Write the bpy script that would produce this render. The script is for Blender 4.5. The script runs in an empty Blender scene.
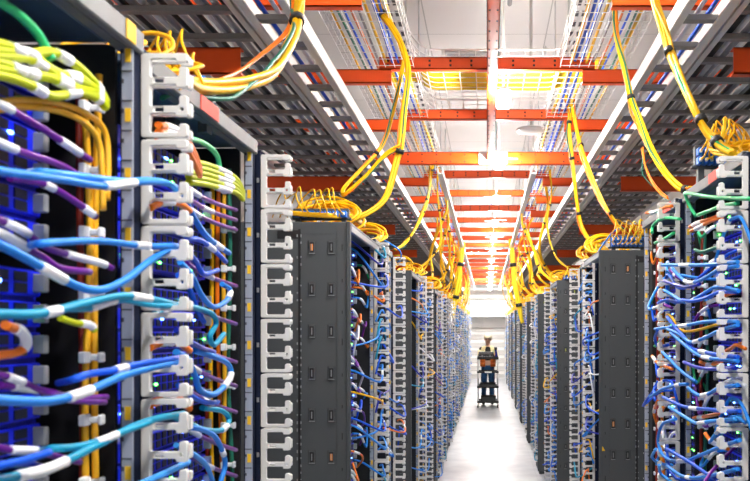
import bpy, bmesh, math, random
from mathutils import Vector, Matrix
random.seed(11)
S = bpy.context.scene
COL = S.collection
CH = 1.77          # camera height
F = 880.0          # focal length in pixels of a 750 px wide frame
VX, VY = 487.0, 330.0

def PY(x, y, Y):   # the point seen at pixel x, y when it stands Y metres down the aisle
    return Vector(((x - VX) / F * Y, Y, CH + (VY - y) / F * Y))
def PX(x, y, X):   # the point seen at pixel x, y when it stands X metres to the side
    Y = X * F / (x - VX)
    return Vector((X, Y, CH + (VY - y) / F * Y))

ORD = ('first second third fourth fifth sixth seventh eighth ninth tenth eleventh twelfth thirteenth fourteenth fifteenth sixteenth '
       'seventeenth eighteenth nineteenth twentieth').split()
def ordw(i):
    if i < 20: return ORD[i]
    n = i + 1
    tens = {2: 'twenty', 3: 'thirty', 4: 'forty', 5: 'fifty'}[n // 10]
    if n % 10 == 0: return {2: 'twentieth', 3: 'thirtieth', 4: 'fortieth', 5: 'fiftieth'}[n // 10]
    return tens + '-' + ORD[n % 10 - 1]
SIDE = {-1: 'left', 1: 'right'}

# ------------------------------------------------------------------ materials
def mat(name, col, rough=0.5, metal=0.0, emit=0.0, noise=0.0, nscale=20.0, spec=0.5, coat=0.0):
    m = bpy.data.materials.new(name); m.use_nodes = True
    nt = m.node_tree; b = nt.nodes['Principled BSDF']
    c = (col[0], col[1], col[2], 1)
    b.inputs['Base Color'].default_value = c
    b.inputs['Roughness'].default_value = rough
    b.inputs['Metallic'].default_value = metal
    b.inputs['Specular IOR Level'].default_value = spec
    if coat: b.inputs['Coat Weight'].default_value = coat
    if emit:
        b.inputs['Emission Color'].default_value = c
        b.inputs['Emission Strength'].default_value = emit
    if noise:
        tc = nt.nodes.new('ShaderNodeTexCoord'); nz = nt.nodes.new('ShaderNodeTexNoise')
        nz.inputs['Scale'].default_value = nscale; nz.inputs['Detail'].default_value = 4
        mx = nt.nodes.new('ShaderNodeMix'); mx.data_type = 'RGBA'
        mx.inputs['A'].default_value = tuple(max(0, v * (1 - noise)) for v in col) + (1,)
        mx.inputs['B'].default_value = tuple(min(1, v * (1 + noise)) for v in col) + (1,)
        nt.links.new(tc.outputs['Object'], nz.inputs['Vector'])
        nt.links.new(nz.outputs['Fac'], mx.inputs['Factor'])
        nt.links.new(mx.outputs['Result'], b.inputs['Base Color'])
    return m

M = {
 'finger': mat('white_plastic', (.73, .715, .69), .42, noise=.03),
 'spine': mat('navy_steel', (.012, .017, .04), .75, spec=.08),
 'dark': mat('dark_steel', (.062, .070, .078), .5, noise=.10, nscale=6),
 'dark2': mat('charcoal_steel', (.035, .038, .042), .5, noise=.1, nscale=5),
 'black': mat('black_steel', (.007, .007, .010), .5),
 'rackgrey': mat('rack_grey', (.24, .25, .27), .45, noise=.04),
 'rackblue': mat('rack_inner_steel', (.10, .15, .24), .35, metal=.4),
 'flange': mat('flange_grey', (.12, .125, .135), .5, noise=.2, nscale=30),
 'rail': mat('rail_pale', (.32, .35, .43), .45),
 'ink': mat('ink', (.05, .05, .06), .6),
 'label_yellow': mat('label_yellow', (.85, .50, .01), .6),
 'label_red': mat('label_red', (.80, .07, .04), .6),
 'label_white': mat('label_white', (.86, .86, .86), .6),
 'label_orange': mat('label_orange', (.95, .33, .04), .6),
 'orange': mat('beam_orange', (.92, .088, .002), .42, noise=.06, nscale=4),
 'hole': mat('hole_dark', (.02, .015, .012), .8),
 'alu': mat('aluminium', (.76, .73, .685), .35, metal=.0, noise=.06, nscale=9),
 'alu_dark': mat('rung_metal', (.26, .24, .225), .45, metal=.0),
 'wire': mat('zinc_wire', (.80, .80, .78), .35, metal=.3),
 'whitemetal': mat('white_metal', (.86, .85, .83), .4),
 'yellow': mat('yellow_jacket', (.92, .50, .004), .42, spec=.3),
 'gold': mat('golden_jacket', (.83, .42, .01), .4),
 'lemon': mat('lemon_jacket', (.92, .68, .03), .42, spec=.3),
 'lime': mat('lime_jacket', (.52, .60, .004), .45, spec=.3),
 'white': mat('white_jacket', (.85, .85, .87), .4),
 'blue': mat('blue_jacket', (.008, .10, .70), .45, spec=.25),
 'sky': mat('sky_blue_jacket', (.022, .235, .76), .45, spec=.25),
 'pale': mat('pale_blue_jacket', (.05, .32, .84), .45, spec=.25),
 'teal': mat('teal_jacket', (.008, .30, .50), .45, spec=.25),
 'deep': mat('deep_blue_jacket', (.004, .02, .40), .35),
 'purple': mat('purple_jacket', (.14, .006, .27), .35),
 'orangec': mat('orange_jacket', (.92, .20, .005), .38),
 'greenc': mat('green_jacket', (.02, .48, .17), .38),
 'dgreen': mat('dark_green_jacket', (.01, .16, .10), .45),
 'grey': mat('grey_jacket', (.30, .30, .32), .5),
 'lgrey': mat('light_grey_jacket', (.60, .60, .61), .5),
 'blackc': mat('black_jacket', (.012, .012, .014), .45),
 'redc': mat('red_jacket', (.30, .02, .008), .4),
 'brown': mat('brown_jacket', (.32, .07, .02), .45),
 'plugblue': mat('blue_connector', (.005, .17, .70), .35),
 'chassis': mat('chassis_blue_glow', (.003, .008, .36), .4),  # blue LED glow put into the base colour
 'card': mat('card_blue_glow', (.001, .014, .80), .35),  # pure blue stands in for LED light falling on the faces
 'port': mat('port_dark', (.004, .004, .02), .4),
 'led_green': mat('led_green', (.10, 1, .08), .4, emit=9),
 'led_blue': mat('led_blue', (.10, .25, 1), .4, emit=9),
 'led_amber': mat('led_amber', (1, .45, .05), .4, emit=6),
 'lamp': mat('lamp_diffuser', (1, .97, .92), .4, emit=230),
 'fill_lamp': mat('fill_lamp_diffuser', (1, .97, .92), .4, emit=45),  # for the added lamp that brightens the far wall
 'cart': mat('cart_black', (.012, .012, .014), .45),
 'chrome': mat('cart_post', (.6, .6, .62), .3, metal=.8),
 'rubber': mat('rubber', (.03, .03, .03), .7),
 'skin': mat('skin', (.78, .46, .33), .5),
 'jeans': mat('denim', (.03, .11, .27), .8, noise=.3, nscale=60),
 'hat': mat('cream_hat', (.90, .80, .55), .6),
 'vest': mat('vest_orange', (.95, .20, .02), .6),
 'vesty': mat('vest_pale_yellow', (.90, .82, .45), .6),
 'shirt': mat('black_shirt', (.012, .012, .014), .8),
 'shoe': mat('black_shoe', (.012, .012, .014), .5),
 'hair': mat('dark_hair', (.03, .018, .01), .6),
 'eye': mat('eye', (.02, .02, .02), .3),
 'lip': mat('lip', (.42, .12, .10), .5),
 'duct': mat('duct_grey', (.58, .57, .55), .5),
}

def floor_mat():
    m = bpy.data.materials.new('floor_tiles'); m.use_nodes = True
    nt = m.node_tree; b = nt.nodes['Principled BSDF']; L = nt.links
    tc = nt.nodes.new('ShaderNodeTexCoord')
    br = nt.nodes.new('ShaderNodeTexBrick'); br.offset = 0
    br.inputs['Scale'].default_value = 1.0; br.inputs['Brick Width'].default_value = .6; br.inputs['Row Height'].default_value = .6
    br.inputs['Mortar Size'].default_value = .003
    br.inputs['Color1'].default_value = (.52, .53, .555, 1); br.inputs['Color2'].default_value = (.47, .48, .505, 1); br.inputs['Mortar'].default_value = (.42, .43, .45, 1)
    nz = nt.nodes.new('ShaderNodeTexNoise'); nz.inputs['Scale'].default_value = 3.2; nz.inputs['Detail'].default_value = 7
    rp = nt.nodes.new('ShaderNodeValToRGB'); rp.color_ramp.elements[0].position = .35; rp.color_ramp.elements[1].position = .62
    rp.color_ramp.elements[0].color = (.78, .79, .82, 1); rp.color_ramp.elements[1].color = (1, 1, 1, 1)
    mx = nt.nodes.new('ShaderNodeMix'); mx.data_type = 'RGBA'; mx.blend_type = 'MULTIPLY'; mx.inputs['Factor'].default_value = 1
    L.new(tc.outputs['Object'], br.inputs['Vector']); L.new(tc.outputs['Object'], nz.inputs['Vector'])
    L.new(nz.outputs['Fac'], rp.inputs['Fac']); L.new(br.outputs['Color'], mx.inputs['A']); L.new(rp.outputs['Color'], mx.inputs['B'])
    L.new(mx.outputs['Result'], b.inputs['Base Color']); b.inputs['Roughness'].default_value = .4
    return m
def ceil_mat():
    m = bpy.data.materials.new('ceiling_panels'); m.use_nodes = True
    nt = m.node_tree; b = nt.nodes['Principled BSDF']; L = nt.links
    tc = nt.nodes.new('ShaderNodeTexCoord')
    br = nt.nodes.new('ShaderNodeTexBrick'); br.offset = 0
    br.inputs['Scale'].default_value = 1.0; br.inputs['Brick Width'].default_value = .56; br.inputs['Row Height'].default_value = 1.19
    br.inputs['Mortar Size'].default_value = .006
    br.inputs['Color1'].default_value = (.84, .81, .79, 1); br.inputs['Color2'].default_value = (.80, .775, .76, 1); br.inputs['Mortar'].default_value = (.5, .48, .47, 1)
    L.new(tc.outputs['Object'], br.inputs['Vector']); L.new(br.outputs['Color'], b.inputs['Base Color'])
    b.inputs['Roughness'].default_value = .6
    return m
def slat_mat():   # horizontal ribs of a roller shutter
    m = bpy.data.materials.new('shutter_ribs'); m.use_nodes = True
    nt = m.node_tree; b = nt.nodes['Principled BSDF']; L = nt.links
    tc = nt.nodes.new('ShaderNodeTexCoord'); w = nt.nodes.new('ShaderNodeTexWave'); w.bands_direction = 'Z'; w.inputs['Scale'].default_value = 1.1
    bp = nt.nodes.new('ShaderNodeBump'); bp.inputs['Strength'].default_value = .7; bp.inputs['Distance'].default_value = .05
    L.new(tc.outputs['Object'], w.inputs['Vector']); L.new(w.outputs['Fac'], bp.inputs['Height']); L.new(bp.outputs['Normal'], b.inputs['Normal'])
    b.inputs['Base Color'].default_value = (.78, .76, .74, 1); b.inputs['Roughness'].default_value = .5
    return m
M['floor'] = floor_mat(); M['ceil'] = ceil_mat(); M['shutter'] = slat_mat()
M['wall'] = mat('wall_paint', (.74, .73, .71), .7)

# ------------------------------------------------------------------ mesh builder
def catmull(pts, sub=6):
    pts = [Vector(p) for p in pts]
    if len(pts) < 3: return [pts[0].lerp(pts[-1], i / sub) for i in range(sub + 1)]
    P = [pts[0] * 2 - pts[1]] + pts + [pts[-1] * 2 - pts[-2]]
    out = []
    for i in range(1, len(P) - 2):
        a, b, c, d = P[i - 1], P[i], P[i + 1], P[i + 2]
        for k in range(sub):
            t = k / sub
            out.append(.5 * ((2 * b) + (c - a) * t + (2 * a - 5 * b + 4 * c - d) * t * t + (3 * b - a - 3 * c + d) * t ** 3))
    out.append(pts[-1])
    return out

class MB:
    def __init__(s): s.v = []; s.f = []; s.m = []; s.sm = []; s.mats = []
    def mi(s, m):
        if m not in s.mats: s.mats.append(m)
        return s.mats.index(m)
    def quad(s, pts, m):
        n = len(s.v); s.v += [tuple(p) for p in pts]; s.f.append(tuple(range(n, n + len(pts)))); s.m.append(s.mi(m)); s.sm.append(False)
    def box(s, x0, x1, y0, y1, z0, z1, m, ch=0.0):
        if x0 > x1: x0, x1 = x1, x0
        if y0 > y1: y0, y1 = y1, y0
        if z0 > z1: z0, z1 = z1, z0
        n = len(s.v); k = s.mi(m)
        c = min(ch, (x1 - x0) * .45, (y1 - y0) * .45, (z1 - z0) * .45)
        if c <= 0:
            s.v += [(x0, y0, z0), (x1, y0, z0), (x1, y1, z0), (x0, y1, z0), (x0, y0, z1), (x1, y0, z1), (x1, y1, z1), (x0, y1, z1)]
            fs = [(0, 3, 2, 1), (4, 5, 6, 7), (0, 1, 5, 4), (1, 2, 6, 5), (2, 3, 7, 6), (3, 0, 4, 7)]
        else:       # chamfered box: 24 vertices, every corner split in three
            fs = []; idx = {}
            lo = (x0, y0, z0); hi = (x1, y1, z1)
            for sx in (0, 1):
                for sy in (0, 1):
                    for sz in (0, 1):
                        for ax in range(3):
                            p = [(lo, hi)[q][i] for i, q in enumerate((sx, sy, sz))]
                            for i, q in enumerate((sx, sy, sz)):
                                if i != ax: p[i] += c if q == 0 else -c
                            idx[(sx, sy, sz, ax)] = len(s.v) - n; s.v.append(tuple(p))
            for ax in range(3):
                a, b = [(1, 2), (2, 0), (0, 1)][ax]
                for q in (0, 1):
                    ring = []
                    for u, w in ((0, 0), (1, 0), (1, 1), (0, 1)):
                        t = [0, 0, 0]; t[ax] = q; t[a] = u; t[b] = w; ring.append(idx[(*t, ax)])
                    fs.append(tuple(ring if q else ring[::-1]))
            for ax in range(3):    # edges along ax
                a, b = [(1, 2), (2, 0), (0, 1)][ax]
                for u in (0, 1):
                    for w in (0, 1):
                        t0 = [0, 0, 0]; t0[a] = u; t0[b] = w; t1 = list(t0); t1[ax] = 1
                        fs.append((idx[(*t0, a)], idx[(*t1, a)], idx[(*t1, b)], idx[(*t0, b)]) if (u == w) == False else (idx[(*t0, b)], idx[(*t1, b)], idx[(*t1, a)], idx[(*t0, a)]))
            for sx in (0, 1):
                for sy in (0, 1):
                    for sz in (0, 1):
                        t = tuple(idx[(sx, sy, sz, i)] for i in range(3))
                        fs.append(t if (sx + sy + sz) % 2 else t[::-1])
        for f in fs:
            s.f.append(tuple(n + i for i in f)); s.m.append(k); s.sm.append(False)
    def tube(s, pts, r, m, n=6, r1=None, cap=True):
        k = s.mi(m); base = len(s.v); pts = [Vector(p) for p in pts]; N = len(pts)
        up = None
        for i, p in enumerate(pts):
            t = (pts[min(i + 1, N - 1)] - pts[max(i - 1, 0)])
            if t.length < 1e-9: t = Vector((0, 0, 1))
            t.normalize()
            if up is None: up = t.orthogonal().normalized()
            else:
                up = up - t * up.dot(t)
                up = up.normalized() if up.length > 1e-6 else t.orthogonal().normalized()
            w = t.cross(up); rr = r if r1 is None else r + (r1 - r) * i / max(1, N - 1)
            for q in range(n):
                a = 2 * math.pi * q / n
                s.v.append(tuple(p + (up * math.cos(a) + w * math.sin(a)) * rr))
        for i in range(N - 1):
            for q in range(n):
                a = base + i * n + q; b = base + i * n + (q + 1) % n
                s.f.append((a, b, b + n, a + n)); s.m.append(k); s.sm.append(True)
        if cap:
            s.f.append(tuple(base + q for q in range(n))[::-1]); s.m.append(k); s.sm.append(False)
            s.f.append(tuple(base + (N - 1) * n + q for q in range(n))); s.m.append(k); s.sm.append(False)
    def sphere(s, c, rx, ry, rz, m, nu=12, nv=8):
        k = s.mi(m); n = len(s.v); c = Vector(c)
        s.v.append(tuple(c + Vector((0, 0, rz))))
        for j in range(1, nv):
            th = math.pi * j / nv
            for i in range(nu):
                a = 2 * math.pi * i / nu
                s.v.append((c.x + rx * math.sin(th) * math.cos(a), c.y + ry * math.sin(th) * math.sin(a), c.z + rz * math.cos(th)))
        s.v.append(tuple(c - Vector((0, 0, rz)))); last = len(s.v) - 1
        for i in range(nu):
            s.f.append((n, n + 1 + i, n + 1 + (i + 1) % nu)); s.m.append(k); s.sm.append(True)
            s.f.append((last, last - nu + (i + 1) % nu, last - nu + i)); s.m.append(k); s.sm.append(True)
        for j in range(nv - 2):
            for i in range(nu):
                a = n + 1 + j * nu + i; b = n + 1 + j * nu + (i + 1) % nu
                s.f.append((a, a + nu, b + nu, b)); s.m.append(k); s.sm.append(True)
    def mesh(s, name):
        me = bpy.data.meshes.new(name); me.from_pydata(s.v, [], s.f)
        for m in s.mats: me.materials.append(M[m])
        me.polygons.foreach_set('material_index', s.m); me.polygons.foreach_set('use_smooth', s.sm)
        me.update()
        return me
    def build(s, name, parent=None, loc=None):
        return link(name, s.mesh(name), parent, loc)

def link(name, data, parent=None, loc=None):
    o = bpy.data.objects.new(name, data); COL.objects.link(o)
    if parent is not None: o.parent = parent
    if loc is not None: o.location = loc
    return o
def tag(o, label, cat, group=None, kind=None):
    o['label'] = label; o['category'] = cat
    if group: o['group'] = group
    o['kind'] = kind or 'thing'
    return o
def empty(name, loc, label, cat, group=None):
    o = bpy.data.objects.new(name, None); COL.objects.link(o); o.location = loc; o.empty_display_size = .1
    return tag(o, label, cat, group)
def structure(name, mb):
    o = mb.build(name); o['kind'] = 'structure'; o['label'] = STRUCT_LABEL[name]; o['category'] = STRUCT_LABEL[name].split()[-1] if False else name.split('_')[0]
    return o
def one(draw, name, parent=None, loc=None):
    b = MB(); draw(b); return b.build(name, parent, loc)

# ------------------------------------------------------------------ the room
YB, YE, XW, ZC = -3.0, 32.4, 2.9, CH + 2.8
STRUCT_LABEL = {'floor': 'pale grey glossy raised tile floor of the aisle', 'ceiling': 'warm white panelled ceiling above the beams',
  'wall_far': 'white end wall at the far end of the aisle', 'wall_left': 'pale side wall behind the left row', 'wall_right': 'pale side wall behind the right row',
  'wall_back': 'pale wall behind the viewpoint', 'trim_1': 'slotted ceiling strip along the left edge of the white panels', 'trim_2': 'slotted ceiling strip along the right edge of the white panels',
  'door_1': 'ribbed white roller shutter in the far wall', 'trim_3': 'white lintel over the far shutter'}
structure('floor', (lambda b: (b.box(-XW, XW, YB, YE, -.1, 0, 'floor'), b)[1])(MB()))
structure('ceiling', (lambda b: (b.box(-XW, XW, YB, YE, ZC, ZC + .1, 'ceil'), b)[1])(MB()))
structure('wall_far', (lambda b: (b.box(-XW, XW, YE, YE + .1, 0, ZC, 'wall'), b)[1])(MB()))
structure('wall_left', (lambda b: (b.box(-XW - .1, -XW, YB, YE, 0, ZC, 'wall'), b)[1])(MB()))
structure('wall_right', (lambda b: (b.box(XW, XW + .1, YB, YE, 0, ZC, 'wall'), b)[1])(MB()))
structure('wall_back', (lambda b: (b.box(-XW, XW, YB - .1, YB, 0, ZC, 'wall'), b)[1])(MB()))
b = MB(); b.box(-.62, .62, YE - .06, YE, 0.0, 1.80, 'shutter')
for k in range(12): b.box(-.62, .62, YE - .085, YE - .05, .12 + k * .145, .15 + k * .145, 'duct')
structure('door_1', b)
b = MB(); b.box(-1.0, 1.0, YE - .12, YE, 1.86, 2.228, 'whitemetal', .01); structure('trim_3', b)
for s, nm in ((-1, 'trim_1'), (1, 'trim_2')):
    b = MB(); x0, x1 = s * .73, s * .90
    b.box(x0, x1, .5, YE - .2, ZC - .03, ZC, 'whitemetal')
    y = .6
    while y < YE - .6:
        for xx in (.755, .825):
            b.box(s * xx, s * (xx + .05), y, y + .15, ZC - .034, ZC - .02, 'duct'); b.box(s * (xx + .006), s * (xx + .044), y + .02, y + .13, ZC - .037, ZC - .028, 'ink')
        y += .26
    structure(nm, b)

# ------------------------------------------------------------------ finger brackets
BU = .145; PIT = BU / 3; ZT = CH + .468; NB = 15
def rounded(poly, rad):
    out = []; n = len(poly)
    for i in range(n):
        p = Vector(poly[i]); a = Vector(poly[i - 1]) - p; c = Vector(poly[(i + 1) % n]) - p
        r = min(rad, a.length * .45, c.length * .45)
        q0 = p + a.normalized() * r; q1 = p + c.normalized() * r
        for t in (0, .33, .67, 1): out.append((1 - t) ** 2 * q0 + 2 * t * (1 - t) * p + t * t * q1)
    return out
def plate(W, x_off, bev, front=True):
    H = BU - .004; t = .015; T = .019
    poly = [(0, 0), (W, 0), (W, .023), (W - T + .005, .023), (W - T + .005, .008), (t, .008)]
    for j in (1, 2):
        z = j * PIT
        poly += [(t, z - .0075), (W - T, z - .0075), (W - T, z - .013), (W, z - .013), (W, z + .022), (W - T + .005, z + .022), (W - T + .005, z + .0045), (t, z + .0045)]
    if not front: poly = [(0, 0), (W, 0), (W, .017), (W - .009, .017), (W - .009, .004), (.007, .004)] + [q for j in (1, 2) for q in ((.007, j * PIT - .0065), (W - .009, j * PIT - .0065), (W - .009, j * PIT - .010), (W, j * PIT - .010), (W, j * PIT + .015), (W - .009, j * PIT + .015), (W - .009, j * PIT - .002), (.007, j * PIT - .002))]; t = .007
    poly += [(t, H - .009), (W - T, H - .009), (W - T, H - .015), (W, H - .015), (W, H), (0, H)]
    cu = bpy.data.curves.new('plate', 'CURVE'); cu.dimensions = '2D'; cu.fill_mode = 'BOTH'; cu.extrude = .004; cu.bevel_depth = bev; cu.offset = -bev; cu.bevel_resolution = 1
    loops = [rounded(poly, .005)]
    for j in (1, 2) if front else ():
        z = j * PIT - .001
        loops.append(rounded([(.021, z - .004), (.038, z - .004), (.038, z + .004), (.021, z + .004)], .001))
        if j == 1: loops.append(rounded([(W - .013, z - .003), (W - .007, z - .003), (W - .007, z + .003), (W - .013, z + .003)], .001))
    for lp in loops:
        sp = cu.splines.new('POLY'); sp.points.add(len(lp) - 1); sp.use_cyclic_u = True
        for i, p in enumerate(lp): sp.points[i].co = (p.x + x_off, p.y, 0, 1)
    ob = bpy.data.objects.new('plate', cu); COL.objects.link(ob)
    dg = bpy.context.evaluated_depsgraph_get(); me = bpy.data.meshes.new_from_object(ob.evaluated_get(dg))
    bpy.data.objects.remove(ob); bpy.data.curves.remove(cu)
    return me
def bracket_mesh(side):
    bm = bmesh.new()
    for W, off, y, bev in ((.078, 0, 0, .0012), (.077, 0, .024, .0012)):
        me = plate(W, off, bev, y == 0); n0 = len(bm.verts); bm.from_mesh(me); bm.verts.ensure_lookup_table()
        for v in bm.verts[n0:]:
            x, z, yy = v.co; v.co = (x, yy + y, z)
        bpy.data.meshes.remove(me)
    b = MB(); b.box(0, .006, .002, .022, .004, BU - .008, 'finger')
    me = b.mesh('t'); bm.from_mesh(me)
    if side > 0:
        for v in bm.verts: v.co.x = -v.co.x
    bmesh.ops.recalc_face_normals(bm, faces=bm.faces)
    out = bpy.data.meshes.new('finger_bracket'); bm.to_mesh(out); bm.free(); out.materials.clear(); out.materials.append(M['finger'])
    out.polygons.foreach_set('material_index', [0] * len(out.polygons))
    return out
BR = {-1: bracket_mesh(-1), 1: bracket_mesh(1)}
ROOT = {-1: .598, 1: .703}
def spine_mesh(s):
    b = MB()
    b.box(-s * 0, s * .035, .006, .05, .04, ZT + .01, 'spine', .003)
    b.box(s * .002, s * .012, -.004, .006, .05, ZT, 'spine')
    for k in range(NB): b.box(s * .004, s * .010, -.007, -.003, ZT - (k + .5) * BU - .006, ZT - (k + .5) * BU + .006, 'rackgrey')
    return b.mesh('spine')
SPM = {-1: spine_mesh(-1), 1: spine_mesh(1)}
base_me = {}
for s in (-1, 1):
    b = MB(); b.box(-s * .03, s * .10, -.03, .09, 0, .045, 'dark2', .004); base_me[s] = b.mesh('base_foot')
def manager(s, Y, i, root=None):
    r = root if root else ROOT[s]
    e = empty('vertical_cable_manager', (s * r, Y, 0), f'tall column of white plastic cable fingers, {ordw(i)} from the camera along the {SIDE[s]} row', 'cable manager', f'finger columns of the {SIDE[s]} row')
    link('spine', SPM[s], e); link('base', base_me[s], e)
    for k in range(NB): link('finger_bracket', BR[s], e, (0, 0, ZT - (k + 1) * BU))
    return e

# ------------------------------------------------------------------ racks and cabinets
def rail_mesh(s):
    b = MB(); b.box(.0, s * .0185, -.004, .0005, .05, ZT + .02, 'rail', .001); b.box(s * .001, s * .022, .0005, .026, .05, ZT + .02, 'spine')
    k = 0; z = ZT
    while z > .1:
        b.box(s * .001, s * .018, -.0055, -.003, z - .0012, z + .0012, 'ink')
        b.box(s * .014, s * .0175, -.0055, -.003, z - .02, z - .013, 'ink')
        if k % 2 == 0: b.box(s * .003, s * .012, -.006, -.003, z - .034, z - .012, 'label_yellow')
        z -= PIT; k += 1
    return b.mesh('marked_rail')
RAIL = {-1: rail_mesh(-1), 1: rail_mesh(1)}
def clip_mesh(s):
    b = MB(); b.box(-s * .002, s * .03, -.016, -.008, 0, .010, 'white', .002); b.box(s * .018, s * .03, -.03, -.008, -.004, .014, 'white', .002); b.box(-s * .003, s * .004, -.02, -.004, -.003, .013, 'white', .002)
    return b.mesh('clip')
CLIP = {-1: clip_mesh(-1), 1: clip_mesh(1)}
def rack(s, xf, y0, y1, label, depth=.9, near=False, group=None, sticker=None, top=None):
    """an open frame rack: posts, plates, a dark inner wall, a back sheet added to block light and, at its far end, the marked rail"""
    zt = CH + .49 if top is None else top
    e = empty('open_rack', (s * xf, (y0 + y1) / 2, 0), label, 'rack', group)
    c = (y0 + y1) / 2; h = (y1 - y0) / 2
    one(lambda b: (b.box(0, s * depth, -h, h, zt - .012, zt, 'rackblue'), b.box(s * .05, s * (depth - .05), -h + .02, h - .02, zt - .02, zt - .011, 'rackblue', .002)), 'top_plate', e)
    one(lambda b: (b.box(-s * .004, s * .012, -h, h, zt - .034, zt + .003, 'flange', .003), b.box(s * .012, s * .03, -h, h, zt - .034, zt - .026, 'flange')), 'top_flange', e)
    one(lambda b: b.box(0, s * depth, -h, h, 0.0, .05, 'dark2', .004), 'base_plinth', e)
    for yy in (-h + .004, h - .034):
        one(lambda b: b.box(s * (depth - .05), s * depth, yy, yy + .03, .05, zt - .02, 'dark2'), 'post', e)
    one(lambda b: b.box(s * .02, s * .05, -h + .004, -h + .034, .05, zt - .036, 'rackblue', .002), 'post', e)
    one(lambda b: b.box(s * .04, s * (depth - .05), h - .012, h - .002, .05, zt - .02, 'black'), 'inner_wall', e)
    one(lambda b: b.box(s * (depth - .06), s * (depth - .05), -h + .04, h - .04, .05, zt - .02, 'black'), 'light_block_sheet', e)  # dark back sheet, added to stop light coming through the rack
    link('marked_rail', RAIL[s], e, (s * .002, h - .030, 0))
    if near:
        for k in range(21): link('cable_clip', CLIP[s], e, (s * .04, h - .05, ZT - .12 - k * PIT * 2.05))
    if sticker:
        for cm, t0, t1 in sticker: one(lambda b: b.box(-s * .006, -s * .003, t0 - c, t1 - c, zt - .030, zt + .001, cm), 'sticker', e)
    return e

ZCAB = CH + .444
def cab_parts(s):
    d = 1.0; L = .95 if s < 0 else .78; out = {}
    b = MB(); b.box(0, s * d, .0, .018, .04, ZCAB, 'dark', .003); b.box(0, s * .016, -.006, .0, .04, ZCAB, 'dark', .002)
    b.box(s * .056, s * .0565, -.0012, 0, .06, ZCAB - .03, 'black'); b.box(s * .056, s * .20, -.0012, 0, ZCAB - .05, ZCAB - .0495, 'black')
    b.box(s * .204, s * .214, -.0014, 0, .05, ZCAB - .03, 'black'); b.box(s * .214, s * .3, -.0014, .0, ZCAB - .07, ZCAB - .035, 'black')
    b.box(s * .0, s * .3, -.0016, .0, 1.10, 1.1008, 'black')
    z = ZCAB - .12; q = 0
    while z > .1:
        b.box(s * .0315, s * .0355, -.0015, 0, z, z + (.014 if q % 3 else .028), 'black')
        z -= .172 * .75; q += 1
    out['side_panel'] = b.mesh('side_panel')
    b = MB(); z = ZCAB - .06; rr = random.Random(4)
    while z > .1:
        for dx in (.201, .216): 
            if rr.random() < .75: b.box(s * dx, s * (dx + .004), -.004, 0, z + rr.uniform(-.004, .004), z + .008, 'rackgrey')
        z -= .0295
    for k in range(16): b.box(s * .245, s * .2485, -.0015, 0, ZCAB - .15 - k * .14, ZCAB - .143 - k * .14, 'label_white')
    out['dotted_strip'] = b.mesh('dotted_strip')
    b = MB(); b.box(0, s * d, .018, L, ZCAB - .014, ZCAB, 'dark', .003); b.box(-s * .002, s * .014, .018, L, ZCAB - .04, ZCAB - .012, 'rackgrey', .003); out['top_panel'] = b.mesh('top_panel')
    b = MB(); b.box(s * .02, s * d, .02, L, 0, .04, 'dark2', .003); out['plinth'] = b.mesh('plinth')
    b = MB(); b.box(s * (.03 if s < 0 else .115), s * d, L - .014, L, .04, ZCAB - .014, 'black'); out['far_panel'] = b.mesh('far_panel')
    b = MB(); b.box(s * (d - .02), s * d, .02, L - .014, .04, ZCAB - .014, 'black'); out['back_panel'] = b.mesh('back_panel')
    lat = []
    for inner in ('ink', 'label_orange', 'lime'):
        b = MB(); b.box(-.0155, .0155, -.0025, .0, -.029, .029, 'dark2', .001); b.box(-.0125, .0125, -.0045, -.001, -.026, .026, 'dark', .001)
        b.box(-.0085, .0085, -.0055, -.003, -.021, .021, 'black', .001); b.box(-.005, .005, -.006, -.003, -.014, .014, inner, .001); b.box(-.012, .012, -.006, -.002, -.0265, -.0235, 'rackgrey'); b.box(-.0015, .0015, -.007, -.004, -.014, .014, 'rackgrey')
        lat.append(b.mesh('latch'))
    return out, lat
CABP = {s: cab_parts(s) for s in (-1, 1)}
XCAB = {-1: .560, 1: .622}
def cabinet(s, Y, i):
    e = empty('equipment_cabinet', (s * XCAB[s], Y, 0), f'charcoal side-panelled cabinet with open front, {ordw(i)} from the camera in the {SIDE[s]} row', 'cabinet', f'charcoal cabinets of the {SIDE[s]} row')
    P, lat = CABP[s]
    for k in ('side_panel', 'dotted_strip', 'top_panel', 'plinth', 'far_panel', 'back_panel'): link(k, P[k], e)
    rr = random.Random(i * 7 + s)
    for k in range(12):
        for dx in (.078, .158):
            q = rr.random(); link('latch', lat[0 if q < .80 else 1 if q < .93 else 2], e, (s * dx, 0, ZCAB - .105 - k * .172))
    if s < 0: link('marked_rail', RAIL[s], e, (s * .022, .90, -.06))
    if i == 0 and s > 0:
        o = one(lambda b: b.quad([(.005, -.004, 1.100), (.033, -.004, 1.100), (.019, -.004, 1.126)], 'label_yellow'), 'warning_triangle', e)
        o['label'] = 'small yellow warning triangle sticker'
    return e

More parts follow.
